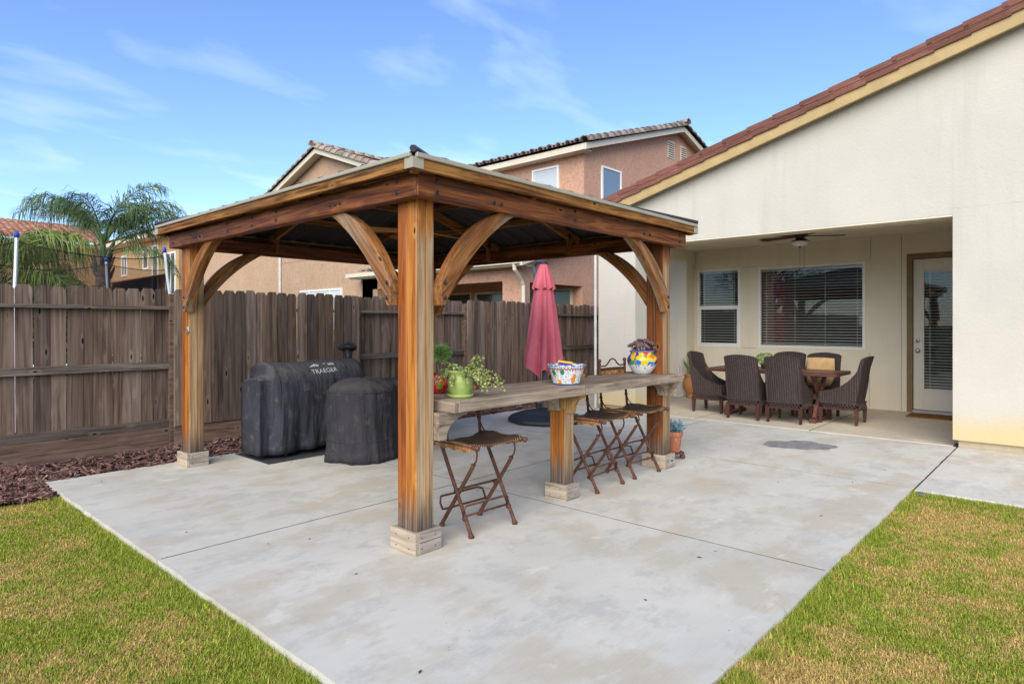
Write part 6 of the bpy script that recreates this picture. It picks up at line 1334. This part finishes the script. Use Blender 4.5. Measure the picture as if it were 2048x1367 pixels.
# white folded stand leaning by the jamb
ws = thing('folding_stand', 'white wire folding stand leaning beside the patio side opening', 'stand', (11.2, 5.86, 0.006)); wm = plain('white_wire', (0.7, 0.7, 0.7), 0.4)
for k, (a, b) in enumerate((((11.22, 5.72), (11.36, 5.84)), ((11.05, 5.80), (11.34, 5.86)))):
    MB().tube([(a[0], a[1], 0.01), (b[0], b[1], 0.62)], 0.010, 6).build('leg', wm, ws)
MB().tube([(11.22, 5.72, 0.02), (11.05, 5.80, 0.02)], 0.010, 6).build('foot', wm, ws); MB().tube([(11.36, 5.84, 0.61), (11.34, 5.86, 0.61)], 0.012, 6).build('hinge', wm, ws)
# ------------------------------------------------------------------ dining set
wk_ = MT('dark_wicker', 0.65, 0.3); o = wk_.obj(); S = list(wk_.sep(o)); ny_ = wk_.ma('ABSOLUTE', wk_.sep(wk_.n('ShaderNodeTexCoord').outputs['Normal'])[1]); sd_ = wk_.ma('GREATER_THAN', ny_, 0.7); S[1] = wk_.ma('ADD', wk_.ma('MULTIPLY', sd_, S[0]), wk_.ma('MULTIPLY', wk_.ma('SUBTRACT', 1.0, sd_), S[1])); S[0] = 0.0
wy = wk_.ma('SINE', wk_.ma('MULTIPLY', wk_.ma('ADD', S[1], S[0]), 320.0)); wz = wk_.ma('SINE', wk_.ma('MULTIPLY', S[2], 420.0)); chk = wk_.ma('MULTIPLY', wy, wz)
vert = wk_.ma('SINE', wk_.ma('MULTIPLY', wk_.ma('ADD', S[1], S[0]), 200.0)); hh = wk_.ma('ADD', wk_.ma('MULTIPLY', chk, 0.5), wk_.ma('MULTIPLY', vert, 0.45))
wk_.color(wk_.mix(wk_.smask(hh, -0.55, 0.35), (0.022, 0.015, 0.014), wk_.ramp(wk_.noise(o, 30, 4), [(0.3, (0.045, 0.030, 0.027)), (0.7, (0.095, 0.068, 0.062))]))); wk_.bump(hh, 0.9, 0.006); wick = wk_.m
legm = wood('mahogany_leg', 'z', dark=(0.02, 0.007, 0.005), mid=(0.065, 0.020, 0.015), light=(0.10, 0.035, 0.025), knots=False, spec=0.4, rough=0.45)
lat = plain('lattice_wicker', (0.055, 0.038, 0.035), 0.65)
def make_chair():
    c = thing('wicker_chair', '', 'chair', (0, 0, 0), 0, 'wicker chairs around the dining table')
    B = lambda m, n, mt, par=c, sm=False: m.build(n, mt, par, world=False, smooth=sm)
    P = []; n = 14
    def bx(z): return -0.02 - 0.135 * max(0, (z - 0.36) / 0.60) ** 1.35
    for side in (0, 1):
        rows_ = []
        for k in range(17):
            f = k / 16; row = []
            for i in range(n + 1):
                s = 2 * i / n - 1; hw = lerp(0.225, 0.245, f); topz = 0.955 - 0.035 * s ** 2 - (0.03 * max(0, abs(s) - 0.9) * 10 * 0.4); z = lerp(0.30, topz, f); cur = 0.030 * (s ** 2)
                row.append((bx(z) + cur + (0.055 if side else 0), hw * s * (1 if not side else 0.97), z - (0.008 if side else 0)))
            rows_.append(row)
        P.append(rows_)
    m = MB(); m.grid([r[::-1] for r in P[0]]); m.grid(P[1]); ring = lambda R_: [R_[0][i] for i in range(n + 1)] + [R_[k][n] for k in range(1, 17)] + [R_[16][i] for i in range(n - 1, -1, -1)] + [R_[k][0] for k in range(15, 0, -1)]
    a, b = ring(P[0]), ring(P[1]); m.grid([a + a[:1], b + b[:1]]); B(m, 'backrest', wick, sm=True)
    sp_ = [(bx(0.90) + 0.05, 0.90), (bx(0.80) + 0.065, 0.80), (bx(0.70) + 0.10, 0.70), (0.10, 0.605), (0.19, 0.535), (0.30, 0.485), (0.42, 0.455), (0.475, 0.45), (0.475, 0.30), (0.0, 0.30), (bx(0.5), 0.5), (bx(0.7) + 0.02, 0.7)]
    for s in (1, -1): B(MB().prism(sp_, 'y', *sorted((s * 0.205, s * 0.243))), 'side_panel', wick)
    B(MB().cbox(0.02, 0.478, -0.204, 0.204, 0.31, 0.435, 0.015), 'seat', wick)
    B(MB().cbox(-0.028, 0.482, -0.247, 0.247, 0.285, 0.305, 0.006), 'seat_band', wick)
    m = MB(); N_ = 11
    for (p0, p1) in (((-0.022, -0.24), (-0.022, 0.24)), ((0.476, -0.24), (0.476, 0.24)), ((-0.022, 0.24), (0.476, 0.24)), ((-0.022, -0.24), (0.476, -0.24))):
        for k in range(N_):
            for d_ in (1, -1):
                a_ = k / N_; b_ = (k + 1.35 * d_) / N_
                if not -0.01 <= b_ <= 1.01: continue
                m.tube([(lerp(p0[0], p1[0], a_), lerp(p0[1], p1[1], a_), 0.225), (lerp(p0[0], p1[0], b_), lerp(p0[1], p1[1], b_), 0.288)], 0.0055, 4)
    B(m, 'lattice_skirt', lat)
    B(MB().cbox(-0.030, 0.484, -0.249, 0.249, 0.20, 0.226, 0.005), 'seat_frame', legm)
    for x in (-0.002, 0.455):
        for y in (-0.222, 0.222):
            m = MB(); M = Matrix.Translation((x, y, 0)); m.add([(sx * r_, sy * r_, z) for z, r_ in ((0.0, 0.0165), (0.201, 0.0255)) for sx, sy in ((-1, -1), (1, -1), (1, 1), (-1, 1))], [(3, 2, 1, 0), (4, 5, 6, 7), (0, 1, 5, 4), (1, 2, 6, 5), (2, 3, 7, 6), (3, 0, 4, 7)], M); B(m, 'leg', legm)
    return c
ch0 = make_chair()
CH = [((9.13, 3.70), 0, 'dark wicker dining chair with its back to the lawn, nearer the terracotta jar'), ((9.15, 3.12), 0, 'dark wicker dining chair with its back to the lawn, nearer the glass door'), ((9.78, 2.30), 90, 'dark wicker dining chair at the table end facing away from the door'), ((9.66, 4.62), -90, 'dark wicker dining chair at the table end beside the terracotta jar'), ((10.42, 2.98), 180, 'dark wicker dining chair by the big window holding a tan cushion'), ((10.45, 3.50), 180, 'dark wicker dining chair by the big window behind the green plant')]
for i, ((x, y), a, lb) in enumerate(CH):
    q = ch0 if i == 0 else copy_tree(ch0); q.location = (x, y, 0.006); q.rotation_euler.z = R(a); q['label'] = lb
cu_ = thing('tan_cushion', 'tan suede cushion propped upright on a wicker chair', 'cushion', (10.33, 2.98, 0.44)); cm_ = MT('tan_suede', 0.9, 0.2); o = cm_.obj(); cm_.color(cm_.ramp(cm_.noise(o, 6, 5), [(0.3, (0.40, 0.24, 0.10)), (0.7, (0.56, 0.38, 0.19))])); cm_.bump(cm_.noise(o, 120, 3), 0.3, 0.004)
def cush(cx, cy, cz, w, h, d):
    m = MB(); n = 14; F_ = []
    for s in (1, -1):
        rows_ = []
        for j in range(n + 1):
            v = 2 * j / n - 1; row = []
            for i in range(n + 1):
                u = 2 * i / n - 1; e = ((1 - abs(u) ** 4) * (1 - abs(v) ** 4)) ** 0.5; row.append((cx - s * (d * e), cy + u * w * (1 - 0.04 * v * v), cz + v * h * (1 - 0.04 * u * u)))
            rows_.append(row if s > 0 else row[::-1])
        m.grid(rows_)
    return m
cush(10.33, 2.98, 0.665, 0.205, 0.225, 0.062).build('pad', cm_.m, cu_, smooth=True)
dt = thing('dining_table', 'brown wooden trestle dining table on the covered patio', 'dining table', (9.73, 3.44, 0.006)); tw_ = {a: wood('table_wood_' + a, a, dark=(0.035, 0.013, 0.010), mid=(0.115, 0.042, 0.030), light=(0.175, 0.075, 0.05), knots=False, spec=0.4, rough=0.45) for a in 'xyz'}
ttop = wood('table_planks', 'y', dark=(0.07, 0.035, 0.022), mid=(0.19, 0.105, 0.07), light=(0.28, 0.175, 0.125), knots=False, spec=0.4, rough=0.4)
X0, X1, Y0, Y1, TZ0, TZ1 = 9.36, 10.10, 2.50, 4.38, 0.672, 0.722
MB().cbox(X0, X0 + 0.07, Y0, Y1, TZ0, TZ1, 0.004).build('apron_board', tw_['y'], dt); MB().cbox(X1 - 0.07, X1, Y0, Y1, TZ0, TZ1, 0.004).build('apron_board', tw_['y'], dt)
MB().cbox(X0 + 0.0705, X1 - 0.0705, Y0, Y0 + 0.08, TZ0, TZ1 - 0.0005, 0.004).build('apron_board', tw_['x'], dt); MB().cbox(X0 + 0.0705, X1 - 0.0705, Y1 - 0.08, Y1, TZ0, TZ1 - 0.0005, 0.004).build('apron_board', tw_['x'], dt)
for k in range(5):
    w_ = (X1 - X0 - 0.142) / 5; MB().cbox(X0 + 0.071 + k * w_ + 0.001, X0 + 0.071 + (k + 1) * w_ - 0.001, Y0 + 0.0805, Y1 - 0.0805, TZ0 + 0.01, TZ1 - 0.002, 0.003).build('plank', ttop, dt)
def stick2(a, b, w, h, name, mat, par):
    a = Vector(a); b = Vector(b); d = (b - a); q = d.to_track_quat('X', 'Y'); M = Matrix.Translation(a) @ q.to_matrix().to_4x4(); return MB().cbox(0, d.length, -w / 2, w / 2, -h / 2, h / 2, 0.004, M).build(name, mat, par)
xc = (X0 + X1) / 2
for y in (2.82, 4.06):
    MB().cbox(X0 + 0.04, X1 - 0.04, y - 0.045, y + 0.045, 0.0065, 0.065, 0.006).build('foot', tw_['x'], dt); MB().cbox(X0 + 0.08, X1 - 0.08, y - 0.04, y + 0.04, TZ0 - 0.04, TZ0 - 0.0005, 0.004).build('cleat', tw_['x'], dt)
    stick2((xc - 0.25, y - 0.0005, 0.06), (xc + 0.25, y - 0.0005, TZ0 - 0.03), 0.07, 0.05, 'leg', tw_['x'], dt); stick2((xc + 0.25, y + 0.001, 0.06), (xc - 0.25, y + 0.001, TZ0 - 0.03), 0.068, 0.052, 'leg', tw_['x'], dt)
MB().cbox(xc - 0.03, xc + 0.03, 2.84, 4.04, 0.31, 0.39, 0.004).build('stretcher', tw_['y'], dt)
tpn = thing('table_plant', 'small bright green plant in a pot on the dining table', 'potted plant', (9.74, 3.60, TZ1)); MB().lathe([(0.05, 0.0), (0.07, 0.06), (0.075, 0.075), (0.065, 0.07), (0.002, 0.065)], 24, (9.74, 3.60, TZ1)).build('pot', plain('dark_pot', (0.05, 0.04, 0.035), 0.5), tpn, smooth=True)
m = MB(); rd = random.Random(17)
for i in range(520):
    d = rndv(); c_ = Vector((9.74 + d.x * 0.10, 3.60 + d.y * 0.125, TZ1 + 0.15 + d.z * 0.075)); leaf_quad(m, c_, rndv() + d, rndv(), rd.uniform(0.02, 0.035), rd.uniform(0.007, 0.012))
for i in range(12): m.tube([(9.74, 3.6, TZ1 + 0.06), (9.74 + rd.uniform(-.07, .07), 3.6 + rd.uniform(-.09, .09), TZ1 + 0.17)], 0.003, 4)
m.build('leaves', leafmat2('bright_leaf', (0.08, 0.17, 0.02), (0.20, 0.33, 0.05), 30), tpn)
